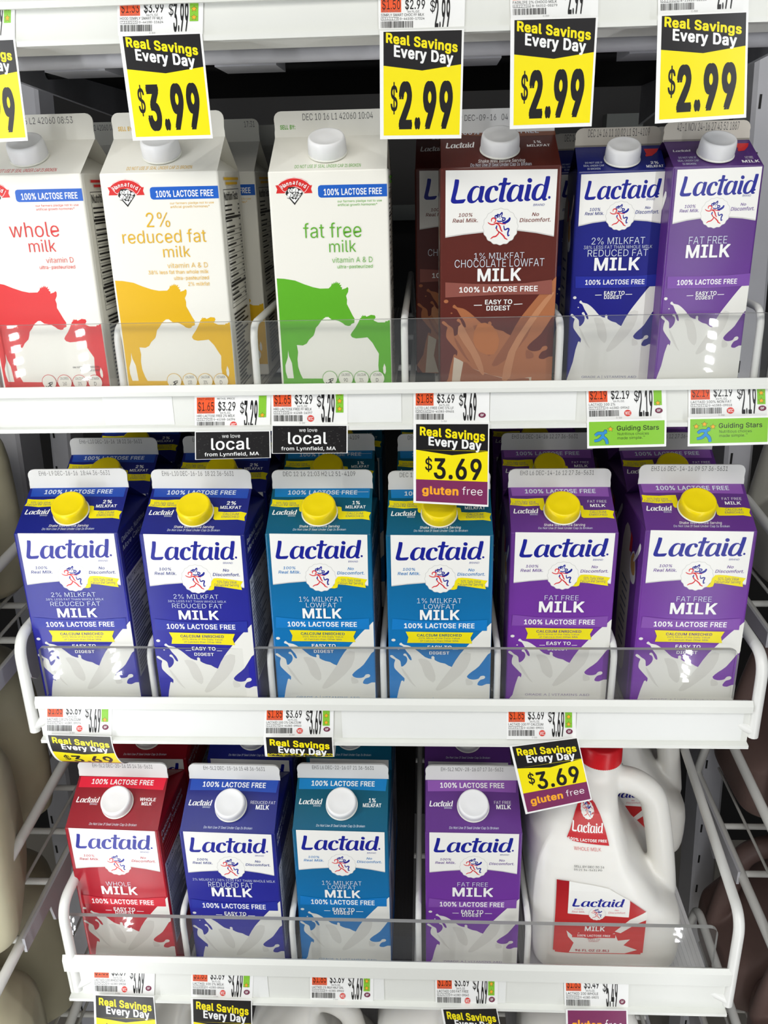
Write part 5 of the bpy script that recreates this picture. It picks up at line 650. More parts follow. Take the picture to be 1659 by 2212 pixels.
        Ls.poly([[(U(34), 34), (U(26), 44), (U(22), 56), (U(26), 64), (U(38), 66), (U(46), 58), (U(46), 44)]], 'panel', 1); Ls.poly([[(U(34), 36), (U(28), 44), (U(26), 54), (U(34), 58), (U(43), 54), (U(44), 44)]], 'bowl', 1)
        Ls.poly([[(U(14), 18), (U(10), 22), (U(20), 34), (U(32), 44), (U(34), 42), (U(24), 30)]], 'panel', 1); Ls.poly([[(U(52), 22), (U(44), 26), (U(44), 40), (U(54), 42)]], 'heart')
        for k in range(9): Ls.rect(U(76 - (k % 3) * 3), 74 + k * 8.2, U(50), 76 + k * 8.2, 'sidetxt')
    _cm[(kind, var)] = mb.mesh('body'); return _cm[(kind, var)]
def seal_mesh(kind, text, ink=None, vis=None):
    k = ('seal', kind, text, ink)
    if k in _cm: return _cm[k]
    w, rise, fin = GEO[kind]; hw = w / 2; mb = MB(); m = SEALM[kind]; r = .006; e = hw - .0008
    out = [(-e, 0), (e, 0), (e, .004), (e - .0004, .007), (e, fin - r)] + [(e - r + r * math.cos(t), fin - r + r * math.sin(t)) for t in (.4, .8, 1.17, 1.57)] + [(-e + r - r * math.sin(t), fin - r + r * math.cos(t)) for t in (0, .4, .8, 1.17)] + [(-e, fin - r), (-e + .0004, .007), (-e, .004)]
    n = len(out)
    for y0, y1, sc in ((-.0013, -.0002, 1.0), (.0002, .0013, .985)):
        o = [(x * sc, z * sc + HT + rise - .0004) for x, z in out]
        mb.add([(x, y0, z) for x, z in o] + [(x, y1, z) for x, z in o], [tuple(range(n)), tuple(range(n, 2 * n))[::-1]] + [(i, i + n, (i + 1) % n + n, (i + 1) % n) for i in range(n)], m)
    if kind == 'Q': mb.box((-hw + .001, -.0016, HT + rise - .001), (hw - .001, -.0012, HT + rise + .0012), mat('seal_crease', (140, 134, 124)))
    S_ = Print(mb, lambda u, v, o: (u / 1000, -.0013 - o / 1000, HT + rise + v / 1000), {'ink': INKDOT})
    fm = fin * 1000
    if text:
        a, b = vis if vis else {'M': (-36, 31), 'L': (-31, 32), 'C': (-31, 8.5), 'H': (-23, 35), 'Q': (-24, 25)}[kind]
        lo, hi = {'M': (.66, .90), 'L': (.62, .88), 'H': (.62, .87), 'C': (.5, .75), 'Q': (.5, .9)}[kind]
        S_.text(text, a, b, fm * lo, fm * hi, 'ink', 'l')
    if kind == 'H' and ink: S_.text('SELL BY:', -42, -29.5, fm * .3, fm * .46, ink, 'b')
    _cm[k] = mb.mesh('top_seal'); return _cm[k]
def cap_meshes(kind):
    k = ('cap', kind)
    if k in _cm: return _cm[k]
    m = CAPM['M' if kind == 'M' else 'W']
    r, hh = {'M': (.0157, .0122), 'L': (.0153, .0100), 'C': (.0153, .0135), 'H': (.0153, .0140), 'Q': (.0137, .0135)}[kind]
    mb = MB(); n = 120; rib = 0 if kind == 'M' else .00022
    prof = [(r * 1.0, .0012), (r * 1.0, .0030), (r * .992, hh * .62), (r * .985, hh * .80), (r * .955, hh * .93), (r * .90, hh), (r * .84, hh), (r * .80, hh - .0003), (r * .4, hh - .0004)]
    mb.lathe(prof, m, n, lambda i, j: (rib if j % 2 else -rib) if i < 3 else 0)
    ring = MB(); ring.lathe([(r * 1.01, 0), (r * 1.055, .0005), (r * 1.055, .0011), (r * 1.0, .0015)], mat('spout_white', (236, 236, 226), .35), 64)
    _cm[k] = (mb.mesh('cap'), ring.mesh('spout_ring')); return _cm[k]
def carton(kind, var, pos, yaw, date, label, zs=None, deck=0, group=None, vis=None, capu=None):
    w, rise, fin = GEO[kind]; y = math.radians(yaw)
    zscale = (zs - deck) / HT if zs is not None else 1.0
    cx = pos[0] - math.sin(y) * w / 2; cy = pos[1] + math.cos(y) * w / 2
    o = thing('milk_carton', label, 'milk carton', (cx, cy, deck), y, group, (1, 1, zscale))
    link('body', body_mesh(kind, var), o)
    link('top_seal', seal_mesh(kind, date, HP[var]['ink'] if kind == 'H' else None, vis), o)
    a = math.atan2(rise, w / 2); u, v = D['CAP'][kind]; 
    if kind == 'Q': v = 17.5
    elif kind in 'H': v = 27.0
    elif kind == 'C': v = 25.5
    cm_, rm = cap_meshes(kind)
    c = link('cap', cm_, o, (u / 1000, -w / 2 + v / 1000 * math.cos(a), HT + v / 1000 * math.sin(a))); c.rotation_euler = (a, 0, 0)
    link('spout_ring', rm, c)
    return o
D1, D2, D3 = -.1805, -.4805, -.7855
G1, G2, G3 = 'cartons on the upper shelf', 'yellow-capped cartons on the middle shelf', 'white-capped cartons on the lower shelf'
# upper shelf
carton('H', '1', (-.3236, .727), 0.3, '16 L2 42060 08:53', 'white gable carton of whole milk with red cow, cut by left edge', .009, D1, G1, (-14, 30))
carton('H', '2', (-.2128, .7258), 1.09, '', 'white gable carton of 2% milk with amber cow silhouette in front', .0084, D1, G1)
carton('H', '0', (-.078, .7281), .66, 'DEC 10 16 L1 42060 10:04', 'white gable carton of fat free milk with green cow silhouette', .0066, D1, G1)
carton('C', 'C', (.0586, .7321), .13, '9 DEC-09-16   04', 'dark brown chocolate milk carton facing forward with white cap', .0061, D1, G1)
carton('Q', '2', (.1547, .7406), -2.85, 'DEC 14 16 11 10 02 L1 51-4109', 'slim navy quart carton with white cap, front of its column', .0008, D1, G1)
carton('Q', '0', (.2240, .722), 3.0, '42-1 NOV 24-16 27 43 52 1887', 'slim purple quart carton with white cap, front of its column', .0025, D1, G1)
carton('H', '1', (-.3330, .832), .6, '16 L2 42060 08:52', 'white carton mostly hidden behind the red cow carton', .0085, D1, G1, (12, 43.5))
carton('H', '2', (-.2050, .842), .8, '17:31', 'white amber cow carton standing second in its column', .0085, D1, G1, (33, 43))
carton('H', '2', (-.1990, .948), .4, '', 'white amber cow carton standing third in its column', .0085, D1, G1)
carton('H', '0', (-.082, .836), .3, '', 'white carton hidden behind the green cow carton', .0075, D1, G1)
carton('C', 'C', (.0370, .842), -.4, '', 'dark brown chocolate carton peeking out left, behind the front one', .007, D1, G1)
carton('Q', '2', (.1500, .832), -1.5, 'DEC 14 16 11 10 02 L1 51-4109', 'slim navy quart carton second in its column', .0008, D1, G1)
carton('Q', '2', (.1580, .912), 1.5, 'DEC 14 16 11 10 02 L1 51-4109', 'slim navy quart carton third in its column', .003, D1, G1)
carton('Q', '0', (.2350, .812), -1.0, '', 'slim purple quart carton behind the front purple quart', .003, D1, G1)
# middle shelf
MR = [('2', -.3255, .6994, -.2908, .72, 'EH6-L9 DEC-16-16  18:44 36-5631', 'dark blue yellow-capped carton at left end of the middle row'),
      ('2', -.2099, .6950, -.2908, -1.41, 'EH6-L10 DEC-16-16  18 22 36-5631', 'dark blue yellow-capped carton second from left in the middle row'),
      ('1', -.0983, .7031, -.2940, -.59, 'DEC 12 16 21:03 H2 L2 51-4109', 'light blue yellow-capped carton with its date stamp uncovered'),
      ('1', .0100, .7013, -.2949, -.18, 'DEC 12 16 21:03 H2 L2 51-4109', 'light blue yellow-capped carton half covered by the gluten free tag'),
      ('0', .1207, .7104, -.2966, -.33, 'EH3 L6 DEC-14-16 12 27 36-5631', 'purple yellow-capped carton beside the light blue ones'),
      ('0', .2367, .7017, -.2918, -1.2, 'EH3 L6 DEC-14-16 09 57 36-5631', 'purple yellow-capped carton at right end of the middle row')]
for v, x, y, z, yaw, dt, lb in MR: carton('M', v, (x, y), yaw, dt, lb, z, D2, G2)
BX = [(-.3305, .809), (-.2110, .812), (-.1015, .815), (.0150, .812), (.1220, .812), (.2430, .808)]
WHO = ['left dark blue carton', 'second dark blue carton', 'left light blue carton', 'tag-covered light blue carton', 'left purple carton', 'right end purple carton']
for i, (x, y) in enumerate(BX):
    carton('M', MR[i][0], (x, y), random.uniform(-1, 1), 'EH6-L10 DEC-16-16  18 22 36-5631' if i < 2 else MR[i][5].replace('09 57', '12 27'), 'yellow-capped carton directly behind the ' + WHO[i], -.2925, D2, G2)
    carton('M', MR[i][0], (x + random.uniform(-.003, .004), y + .106), random.uniform(-1, 1), '', 'shaded yellow-capped carton third in line behind the ' + WHO[i], -.2925, D2, G2)
# lower shelf
LR_ = [('3', -.3156, .6679, -.5956, -1.19, 'EH-5L2 DEC-20-16 15 14 36-5631', 'red', -.3180, .781), ('2', -.1990, .6644, -.5947, -.96, 'EH-5L2 DEC-15-16 15 48 36-5631', 'dark blue', -.1990, .780),
       ('1', -.0888, .6741, -.5990, -.27, 'EH3 L6 DEC-22-16 07 21 36-5631', 'light blue', -.0895, .788), ('0', .0429, .6747, -.5999, .36, 'EH-5L2 NOV-28-16 07 17 36-5631', 'purple', .0420, .786)]
for v, x, y, z, yaw, dt, nm, bx, by in LR_:
    carton('L', v, (x, y), yaw, dt, nm + ' white-capped carton at the front of the lower shelf', z, D3, G3)
    carton('L', v, (bx, by), random.uniform(-.6, .6), '', 'shaded ' + nm + ' white-capped carton behind its twin on the lower shelf', z - .001, D3, G3)

# ------------------------------------------------------------------ plastic jugs
PLASTIC = mat('milky_plastic', (236, 234, 228), .36, .5, sss=.18)
def jug_dims(z):
    T = [(0, .060, .060, .060, 3), (.004, .067, .068, .066, 4), (.014, .075, .0755, .0735, 5.5), (.03, .0775, .078, .0765, 6), (.06, .078, .079, .0765, 6), (.075, .078, .0775, .0765, 6), (.088, .0775, .066, .0765, 6), (.10, .0775, .054, .0765, 6), (.125, .077, .040, .0758, 5),
         (.15, .0765, .025, .073, 4), (.166, .074, .020, .068, 3.4), (.182, .065, .016, .058, 3), (.196, .051, .016, .046, 2.5), (.207, .036, .018, .033, 2.2), (.214, .026, .021, .024, 2), (.220, .0215, .0205, .0205, 2), (.232, .0205, .0205, .0205, 2)]
    for a, b in zip(T, T[1:]):
        if z <= b[0]:
            t = (z - a[0]) / (b[0] - a[0]); return [p + (q - p) * t for p, q in zip(a, b)]
    return list(T[-1])
def jug_y(x, z):
    _, l, r, d_, n = jug_dims(z); cx = -.008 if z > .2 else -.008 * (z / .2)
    hwid = l if x < cx else r; t = min(.999, abs((x - cx) / hwid)); return -d_ * (1 - t ** n) ** (1 / n)
def jug_body():
    if 'jug' in _cm: return _cm['jug']
    mb = MB(); n = 72; zs = [0, .004, .009, .014, .025, .04, .06, .075, .082, .088, .094, .10, .112, .125, .138, .15, .158, .166, .174, .182, .19, .196, .202, .207, .211, .214, .22, .232]; vs = []
    for z in zs:
        _, l, r, d_, e = jug_dims(z); cx = -.008 if z > .2 else -.008 * (z / .2)
        for j in range(n):
            t = 2 * math.pi * j / n; c, s_ = math.cos(t), math.sin(t)
            vs.append((cx + (r if c > 0 else l) * math.copysign(abs(c) ** (2 / e), c), d_ * math.copysign(abs(s_) ** (2 / e), s_), z))
    k = len(zs)
    mb.add(vs, [(i * n + j, i * n + (j + 1) % n, (i + 1) * n + (j + 1) % n, (i + 1) * n + j) for i in range(k - 1) for j in range(n)] + [tuple(range(n))[::-1], tuple(range((k - 1) * n, k * n))], PLASTIC)
    mb.tube(bend([(-.012, -.006, .203), (.022, -.008, .207), (.046, -.010, .190), (.0545, -.012, .150), (.0615, -.014, .105), (.0655, -.016, .07)], .03, 8), .014, PLASTIC, 16)
    me = mb.mesh('jug_raw'); o = bpy.data.objects.new('jug_raw', me); COL.objects.link(o)
    r = o.modifiers.new('r', 'REMESH'); r.mode = 'VOXEL'; r.voxel_size = .0021; r.use_smooth_shade = True
    s_ = o.modifiers.new('s', 'SMOOTH'); s_.factor = .5; s_.iterations = 6
    bpy.context.view_layer.update(); dg = bpy.context.evaluated_depsgraph_get()
    out = bpy.data.meshes.new_from_object(o.evaluated_get(dg)); out.name = 'jug_body'
    bpy.data.objects.remove(o); out.materials.clear(); out.materials.append(PLASTIC)
    out.polygons.foreach_set('use_smooth', [True] * len(out.polygons)); _cm['jug'] = out; return out
JP = dict(LP['3'], lab=mat('jug_label', (176, 22, 34), .33, ramp=(.04, .135, (218, 52, 50), (150, 14, 26))), lab2=mat('jug_arch', (190, 26, 36), .33), pinkish=mat('jug_pink', (220, 120, 130), .4))
def jug_label():
    if 'jlab' in _cm: return _cm['jlab']
    mb = MB(); P = Print(mb, lambda u, v, o: (u / 1000, jug_y(u / 1000, v / 1000) - .0011 - o / 1000, v / 1000), JP, up=-1, lift=.1, step=.02, maxlen=5)
    def grid(loop, col, n=12):                      # tall shapes cut into strips so they follow the wall
        ys = [p[1] for p in loop]; a, b = min(ys), max(ys)
        def span(y):
            xs = []
            for p, q in zip(loop, loop[1:] + loop[:1]):
                if (p[1] - y) * (q[1] - y) <= 0 and p[1] != q[1]: xs.append(p[0] + (q[0] - p[0]) * (y - p[1]) / (q[1] - p[1]))
            return min(xs), max(xs)
        vs = []; m_ = 10
        for i in range(n + 1):
            l, r = span(a + (b - a) * min(max(i / n, .002), .998)); vs += [(l + (r - l) * j / m_, a + (b - a) * i / n) for j in range(m_ + 1)]
        P.raw(vs, [(i * (m_ + 1) + j, i * (m_ + 1) + j + 1, (i + 1) * (m_ + 1) + j + 1, (i + 1) * (m_ + 1) + j) for i in range(n) for j in range(m_)], col)
    grid([(-56, 44), (31, 44), (34, 47), (35, 98), (14, 114), (-45, 114), (-45, 134), (-47, 136), (-55, 136), (-58, 133), (-58, 47)], 'lab') if False else None
    P.rect(-58, 46, -45, 135.5, 'lab', 4); P.k -= 1; P.rect(-45, 46, 32, 96, 'lab', 12); P.k -= 1
    P.poly([[(14, 96), (32, 96), (32, 99), (14, 114)]], 'lab'); P.rect(-56, 44, 30, 46.2, 'lab', 12)
    grid([(-46, 135.5), (-46, 95.5), (14.5, 93), (14.5, 114), (8, 118), (-10, 130)], 'panel')
    P.poly([[(2, 74), (16, 90), (32, 100), (33, 90), (22, 84), (8, 72)]], 'milk', 0); P.poly([[(-46, 74), (-40, 68), (-33, 72), (-34, 66), (-22, 64), (-8, 66), (2, 72), (6, 62), (18, 64), (12, 56), (26, 50), (14, 45), (-42, 45), (-38, 58), (-44, 66)]], 'milk', 0)
    P.text('*LOGO', -42, 9, 105.5, 116, 'logo'); P.text('100%', -40, -31, 101.5, 103.5, 'pinkish', 'i'); P.text('Real Milk.', -42, -29, 98, 100.4, 'pinkish', 'i'); P.text('No', 0, 4, 101, 103, 'pinkish', 'i'); P.text('Discomfort.', -6, 11, 97.6, 100, 'pinkish', 'i')
    P.emblem(-17, 97, 8, 1)
    P.text('WHOLE', -26, -10, 82, 85, 'panel', 'l'); P.text('MILK', -28, -8, 74.5, 80.5, 'white', 'b'); P.rect(-40, 65.5, 3, 71, 'heart', 6); P.text('100% LACTOSE FREE', -35, -2, 67, 69.6, 'white', 'b'); P.text('EASY TO', -24, -12, 62.5, 64.6, 'sub'); P.text('DIGEST', -23, -13, 60, 62, 'sub')
    P.text('96 FL OZ (2.8L)', -36, -2, 47, 50, 'sub', 'b')
    P.text('SELL BY DEC 30 16', -42, -13, 151.5, 153.5, 'black'); P.text('05:21 36-5631 PO', -42, -15, 148.3, 150.3, 'black')
    grid([(-49, 174.5), (-30, 173.3), (-8, 172), (-11, 184), (-15, 195), (-20, 203), (-26, 206), (-33, 203), (-38, 196), (-44, 184)], 'lab2', 16)
    P.emblem(-27, 197, 6, 1); P.text('*LOGO', -43, -13, 181.5, 189, 'white'); P.text('100% LACTOSE FREE', -47, -10, 174.6, 176.8, 'white', 'b'); P.text('WHOLE MILK', -42, -16, 167.5, 170.3, 'heart', 'l')
    _cm['jlab'] = mb.mesh('printed_label'); return _cm['jlab']
def jug(label, pos, yaw, capcol, sc=1.0, lab=False, group=None, cat='milk jug'):
    o = thing('milk_jug', label, cat, pos, math.radians(yaw), group, (sc, sc, sc)); link('jug_body', jug_body(), o)
    k = 'jcap' + str(capcol)
    if k not in _cm:
        m = mat('jug_cap_' + '_'.join(map(str, capcol)), capcol, .34); mb = MB(); r = .0212; n = 120
        mb.lathe([(r, .2265), (r, .2325), (r * .99, .2420), (r * .96, .2450), (r * .88, .2465), (r * .5, .2462)], m, n, lambda i, j: (.0002 if j % 2 else -.0002) if i < 3 else 0)
        _cm[k] = mb.mesh('cap')
    link('cap', _cm[k], o, (-.008, 0, 0))
    if lab: link('printed_label', jug_label(), o)
    return o
jug('white plastic jug with red cap and red label, front of the lower shelf', (.183, .741, D3), 0, (206, 18, 30), 1, True)
jug('white plastic jug standing behind the red-capped jug', (.2360, .905, D3), 0, (206, 18, 30), .97, True)
GJ = 'loose jugs on the lowest shelf'
for x, c, nm in ((-.280, (30, 40, 160), 'dark blue'), (-.133, (20, 120, 190), 'light blue'), (.012, (130, 70, 190), 'purple'), (.176, (206, 18, 30), 'hidden')):
    jug('white plastic jug with %s cap, on the lowest shelf' % nm if nm != 'hidden' else 'white plastic jug behind the plum tag at the bottom right', (x, .712, -1.052), 0, c, .90, False, GJ)

# ------------------------------------------------------------------ the neighbouring bays: wire shelves and gallon jugs
def side_shelf(label, xs, z, zr, yf, sgn, width):
    dp = .42 if sgn < 0 else .29
    o = thing('wire_shelf', label, 'shelf', (xs, yf, z), 0, 'wire shelves of the neighbouring bays')
    m = MB(); m.tube(bend([(0, 0, 0), (0, 0, zr - z), (0, dp - .05, zr - z + .02), (0, dp, .0)], .02, 6), .0055, WIRE, 12); m.obj('side_guard_wire', o)
    m = MB()
    m.tube([(0, -.002, 0), (0, dp, .008)], .0055, WIRE, 12)
    for i in range(int(dp / .08)): m.tube([(0, .03 + i * .08, .0), (sgn * width, .03 + i * .08, .0)], .0038, WIRE, 8)
    for i in range(1, 14): m.tube([(sgn * width * i / 14, 0, .005), (sgn * width * i / 14, dp, .012)], .002, WIRE, 6)
    m.obj('wire_deck', o)
    m = MB(); pts = [(.10, .012), (.27, .016), (.27, -.004), (.22, -.006), (.19, -.035), (.175, -.038), (.165, -.03), (.16, -.006), (.10, -.006)]; k = len(pts)
    a = -sgn * .007
    m.add([(a, y, q) for y, q in pts] + [(a + sgn * .003, y, q) for y, q in pts], [tuple(range(k)), tuple(range(k, 2 * k))[::-1]] + [(i, i + k, (i + 1) % k + k, (i + 1) % k) for i in range(k)], POST); m.obj('hook_bracket', o)
CREAMJ = mat('shaded_jug', (196, 190, 162), .45, .4, sss=.1); MAUVE = mat('mauve_jug', (128, 104, 98), .45, .4); OLIVE = mat('grey_jug', (176, 174, 164), .45, .4)  # plain jug colours; mauve-brown for the two lower shelves of the right bay
def njug(label, x, y, z, yaw, m, sc, grp):
    o = jug(label, (x, y, z), yaw, (206, 200, 190), sc, False, grp)
    for c in o.children:
        if c.name.startswith('jug_body'): c.data = _cm.setdefault('nj' + m.name, c.data.copy()); c.data.materials[0] = m
side_shelf('wire shelf of the left bay beside the middle cartons', -.425, -.452, -.358, .60, -1, .42)
side_shelf('wire shelf of the left bay beside the red carton', -.425, -.735, -.640, .55, -1, .42)
side_shelf('wire shelf of the left bay at the bottom left corner', -.425, -1.02, -.93, .53, -1, .42)
side_shelf('wire shelf of the right bay beside the right end purple carton', .365, -.470, -.372, .72, 1, .42)
side_shelf('wire shelf of the right bay beside the red-capped jug', .365, -.775, -.662, .70, 1, .42)
side_shelf('wire shelf of the right bay at the bottom right corner', .365, -1.07, -.96, .68, 1, .42)
for nm, z, y0 in (('upper', -.444, .71), ('middle', -.727, .67), ('bottom', -1.012, .63)):
    for i in range(2): njug('cream plastic jug in the left bay, %s shelf, %s' % (nm, ('nearer one', 'farther one')[i]), -.512 - .052 * i, y0 + .18 * i, z, 200 + 15 * i, CREAMJ, 1.05, 'cream jugs in the left bay')
for nm, z, y0, m in (('upper', -.462, .815, OLIVE), ('middle', -.767, .785, MAUVE), ('bottom', -1.062, .755, MAUVE)):
    for i in range(2): njug('%s plastic jug in the right bay, %s shelf, %s' % ('grey' if m is OLIVE else 'brownish', nm, ('nearer one', 'farther one')[i]), .470, y0 + .17 * i, z, 160 + 20 * i, m, 1.05, 'dim jugs in the right bay')
m = MB(); m.box((-.40, .50, -1.449), (-.392, .56, -.80), BLACKRUB); g = m.obj('door_gasket'); g.location = (0, 0, H0); tag(g, 'black door gasket strip in the bottom left corner', 'gasket')

# ------------------------------------------------------------------ price tags
TP = {'black': mat('tag_black', (24, 22, 23), .34), 'yellow': mat('tag_yellow', (248, 230, 10), .34), 'paper': PAPER, 'orange': mat('tag_orange', (236, 88, 40), .4), 'plum': mat('tag_plum', (122, 42, 88), .36), 'amber': mat('tag_amber', (250, 172, 40), .38),
      'green': mat('tag_green', (134, 196, 54), .38), 'star': mat('tag_star', (246, 176, 48), .38), 'figure': mat('tag_figure', (52, 142, 206), .38), 'red': mat('tag_red', (222, 62, 52), .4), 'gf': mat('tag_gf', (116, 40, 70), .4), 'grey': mat('tag_grey', (112, 110, 110), .4), 'chalk': mat('tag_chalk', (78, 76, 74), .5)}
def star(P, x, y, r, asp, col='star'):
    for rr, c in ((r * 1.22, 'black'), (r, col)):
        p = [(x + rr * (1 if i % 2 == 0 else .45) * math.sin(math.pi * i / 5), y - rr * asp * (1 if i % 2 == 0 else .45) * math.cos(math.pi * i / 5)) for i in range(10)]; P.poly([p], c)
def surf_quad(q, org, curl=None, thick=0.0):
    A, B, C_, E_ = [Vector(p) / 1000 for p in q]; O = Vector(org)
    ln = ((C_ + E_) / 2 - (A + B) / 2).length
    def f(u, v, o):
        if curl:
            s_ = v * ln; R, st, mx = curl
            if s_ < st: z, y, th = -s_, 0, 0
            else:
                th = min((s_ - st) / R, mx); z = -st - R * math.sin(th); y = R * (1 - math.cos(th)); ex = (s_ - st) - R * th
                z -= ex * math.cos(th); y += ex * math.sin(th)
            p = A + (B - A) * u; n = Vector((0, -math.cos(th), -math.sin(th)))
            return p + Vector((0, y, z)) + n * (o / 1000) - O
        p = (A * (1 - u) + B * u) * (1 - v) + (E_ * (1 - u) + C_ * u) * v
        return p + Vector((0, -o / 1000, 0)) - O
    return f, ln
def sheet(mb, f, m, n=1, v0=0.0, t=.25):
    for off, fl in ((0, 0), (-t, 1)):
        vs = [f(u, v0 + (1 - v0) * i / n, off) for i in range(n + 1) for u in (0, 1)]
        mb.add(vs, [((2 * i, 2 * i + 2, 2 * i + 3, 2 * i + 1) if not fl else (2 * i, 2 * i + 1, 2 * i + 3, 2 * i + 2)) for i in range(n)], m)
    for u in (0, 1):
        vs = [f(u, v0 + (1 - v0) * i / n, o) for i in range(n + 1) for o in (0, -t)]; mb.add(vs, [(2 * i, 2 * i + 1, 2 * i + 3, 2 * i + 2) for i in range(n)], m)
rb = random.Random(11)
for row, tq, cut, (unit, price, nm, num, upc, stars, wic, gf), pq, kind, lb in TAGS:
    org = Vector(tq[0]) / 1000
    root = thing('price_tag', lb, 'price tag', org, 0, 'price tags on the cooler shelves')
    mb = MB(); f, ln = surf_quad(tq, org)
    g = lambda u, v, o: f(u, (v - cut) / (1 - cut), o)
    sheet(mb, lambda u, v, o: f(u, v, o), TP['paper'], 1, -.10 / (1 - cut) if cut else 0)
    P = Print(mb, g, TP, lift=.06, step=.008)
    P.rect(.03, .05, .265, .5, 'orange'); P.text('UNIT PRICE', .04, .255, .125, .07, 'black') ; P.text(unit, .045, .255, .42, .15, 'black', ''); P.text('PER QUART', .045, .255, .495, .44, 'grey')
    P.text('RETAIL PRICE', .3, .53, .115, .065, 'black'); P.text(price, .31, .54, .42, .15, 'black', 'm'); P.text('64 FL.OZ.', .34, .48, .51, .455, 'black')
    if nm: P.text(nm, .03, .53 if len(nm) > 14 else .36, .60, .53, 'black')
    if num:
        P.rect(.03, .625, .235, .705, 'black'); P.rect(.034, .632, .231, .698, 'paper'); P.text(num, .04, .225, .695, .635, 'black'); P.text(upc, .25, .535, .695, .635, 'black')
        x = .03
        while x < .40:
            w_ = rb.choice((.004, .004, .007, .010)); P.rect(x, .73, x + w_, .90, 'black' if rb.random() < .7 else 'grey'); P.k -= 1; x += w_ + rb.choice((.004, .005, .009))
        P.k += 1; P.text('C-310', .37, .44, .965, .925, 'grey')
    P.text(price[0], .60, .655, .50, .16, 'black', ''); P.text(price[1:], .655, .83, .90, .14, 'black', 'b')
    if stars is not None:
        P.rect(.845, .02, .945, .66 if stars > 1 else .62, 'green'); asp = .93 * 165 / 78 * 1.0
        for k in range(stars): star(P, .895, .56 - k * .215, .034, 2.1)
    if wic: P.ell(.515, .82, .045, .09, 'red'); P.text('WIC', .482, .548, .865, .775, 'paper', 'm')
    if gf: P.ell(.905, .77, .048, .075, 'gf'); P.text('GF', .882, .928, .80, .735, 'paper', 'b')
    mb.obj('ticket', root)
    if not pq: continue
    typ = kind[0]; sp_ = kind[2] if len(kind) > 2 else ''
    curl = {'curl': (.058, .003, 1.3), 'fold': (.007, .0195, 1.75)}.get(sp_)
    if curl: pq = [pq[0], pq[1], tuple(a if i != 2 else pq[1][2] - 68 for i, a in enumerate(pq[1])), tuple(a if i != 2 else pq[0][2] - 68 for i, a in enumerate(pq[0]))]
    if sp_ == 'tilt' or (row == 3 and typ == 'rg' and abs(pq[0][2] - pq[1][2]) > 2): pass
    f, ln = surf_quad(pq, org, curl); mb = MB(); n = 80 if curl else 1
    sheet(mb, f, TP['paper'], n); P = Print(mb, f, TP, lift=.06, step=.008, maxlen=.03 if curl else None)
    def strip(u0, v0, u1, v1, col, k=None):
        k = k or 1; vs = [(u, v0 + (v1 - v0) * i / k) for i in range(k + 1) for u in (u0, u1)]; P.raw(vs, [(2 * i, 2 * i + 1, 2 * i + 3, 2 * i + 2) for i in range(k)], col)
    if typ in ('rs', 'rg'):
        a, b = (.07, .955) if typ == 'rs' else (.035, .985)
        if typ == 'rs': a, b = (.045, .975)
        bl, bm_, br, ye = (.315, .365, .30, .965) if typ == 'rs' else (.325, .385, .33, .70)
        strip(a, .012, b, ye, 'yellow'); 
        strip(a, .012, b, bl, 'black'); P.raw([(a, bl), (b, br), (b, bl), ((a + b) / 2, bm_)], [(0, 3, 2, 1)], 'black')
        if typ == 'rs':
            P.text('Real Savings', .075, .93, .155, .065, 'yellow', 'bm', -.115); P.text('Every Day', .17, .88, .272, .170, 'paper', 'bm', -.115)
            P.text('$', .13, .215, .73, .465, 'black', 'm'); P.text(kind[1][1:], .23, .885, .885, .46, 'black', 'bb')
        else:
            P.text('Real Savings', .085, .945, .175, .07, 'yellow', 'bm', -.075); P.text('Every Day', .20, .90, .29, .185, 'paper', 'bm', -.075)
            P.text('$', .155, .25, .575, .405, 'black', 'm'); P.text(kind[1][1:], .27, .905, .672, .42, 'black', 'b')
            strip(a, .695, b, .975, 'plum'); P.text('gluten', .115, .60, .875, .775, 'amber', 'bm'); P.text('free', .65, .92, .865, .765, 'paper', 'l')
    elif typ == 'lo':
        P.rect(.012, .03, .985, .985, 'black')
        for k in range(90): x, y = rb.uniform(.03, .97), rb.uniform(.08, .95); P.rect(x, y, x + rb.uniform(.004, .02), y + rb.uniform(.008, .02), 'chalk'); P.k -= 1
        P.k += 1; P.text('we love', .36, .60, .24, .11, 'paper'); P.text('local', .215, .73, .66, .25, 'paper', 'm'); P.text('from Lynnfield, MA', .125, .845, .885, .755, 'paper', 'm')
    elif typ == 'gs':
        P.rect(.025, .06, .975, .91, 'green'); P.text('Guiding Stars', .375, .905, .385, .215, 'black', 'm'); P.text('Nutritious choices', .385, .78, .555, .455, 'black'); P.text('made simple.', .385, .70, .70, .60, 'black'); P.text('TM', .705, .73, .63, .59, 'black')
        asp = 2.6; sx = .0 if kind[1] == 1 else .02
        for ww, c in ((.046, 'black'), (.038, 'figure')):
            for p in ([(.10 + sx, .55), (.14 + sx, .47), (.20 + sx, .47), (.25 + sx, .42)], [(.20 + sx, .46), (.195 + sx, .58), (.15 + sx, .70), (.09 + sx, .74)], [(.195 + sx, .58), (.24 + sx, .70), (.255 + sx, .86)]):
                q = [(u * asp, v) for u, v in p]; vs, fs = stroke(q, ww * asp, .7); P.raw([(u / asp, v) for u, v in vs], fs, c)
            P.ell(.232 + sx, .40, ww * .5, ww * .5 * asp, c)
        for k in range(kind[1]): star(P, *((.305, .33), (.20, .24), (.10, .31))[k] if kind[1] == 3 else (.295, .33), .034, asp)
    elif typ == 'gl':
        P.rect(.03, .03, .975, .97, 'plum'); P.text('gluten', .085, .585, .60, .28, 'amber', 'bm'); P.text('free', .63, .915, .59, .27, 'paper', 'l')
    mb.obj('sale_panel', root)

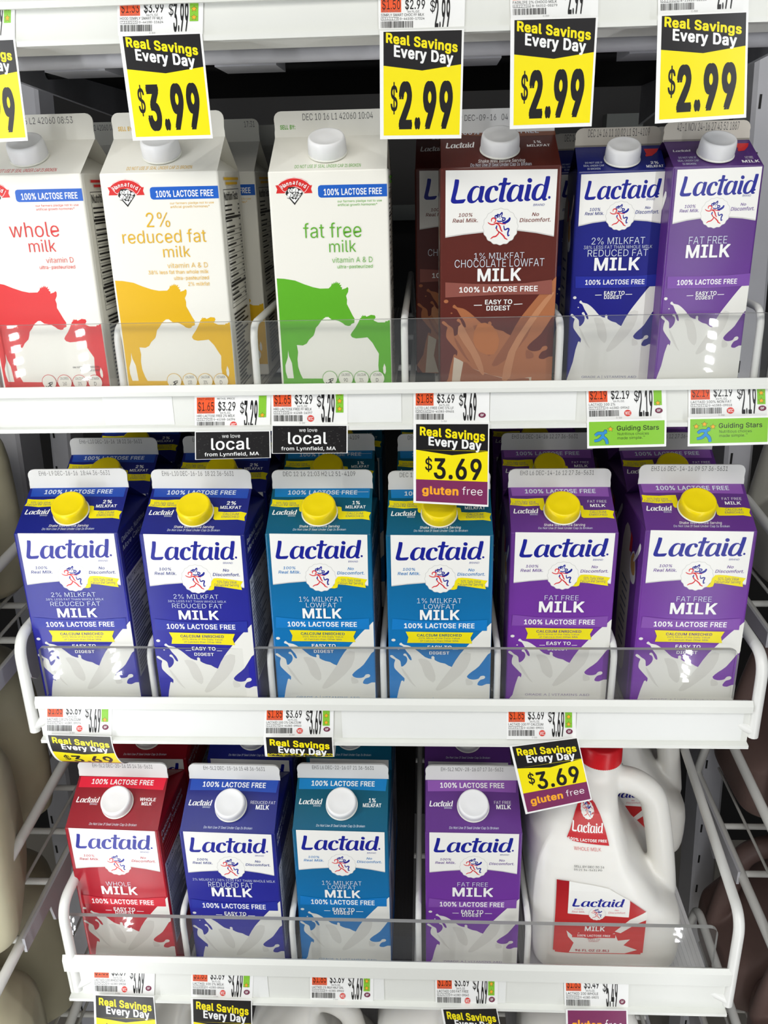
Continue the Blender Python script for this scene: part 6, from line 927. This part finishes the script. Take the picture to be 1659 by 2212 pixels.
# ------------------------------------------------------------------ LED bars on the door mullions, beside the opening
EM = bpy.data.materials.new('led_diode'); EM.use_nodes = True; nt = EM.node_tree; nt.nodes.remove(nt.nodes['Principled BSDF'])
e = nt.nodes.new('ShaderNodeEmission'); e.inputs[0].default_value = (.95, .97, 1, 1); e.inputs[1].default_value = LED_STRENGTH
nt.links.new(e.outputs[0], nt.nodes['Material Output'].inputs[0])
for i, (x, y, z, hgt) in enumerate(LEDS):
    o = thing('led_light_bar', ('upright LED light bar on the left door mullion, inner one', 'upright LED light bar on the left door mullion, outer one', 'upright LED light bar on the right door mullion')[i], 'light', (x, y, -.45), 0, 'LED light bars')
    dirn = (Vector((-.04, .72, 0)) - Vector((x, y, 0))).normalized(); ang = math.atan2(dirn.x, dirn.y); o.rotation_euler = (0, 0, -ang)
    m = MB(); m.box((-.012, -.016, -.85), (.012, -.002, .85), WHITE_METAL); m.obj('housing', o)
    m = MB(); k = 120
    for j in range(k):
        zc = -.84 + 1.68 * j / (k - 1); m.add([(-.004, 0, zc - .0035), (.004, 0, zc - .0035), (.004, 0, zc + .0035), (-.004, 0, zc + .0035)], [(0, 1, 2, 3)][::-1], EM)
    m.obj('diode_row', o)
bpy.data.objects.remove(_po)
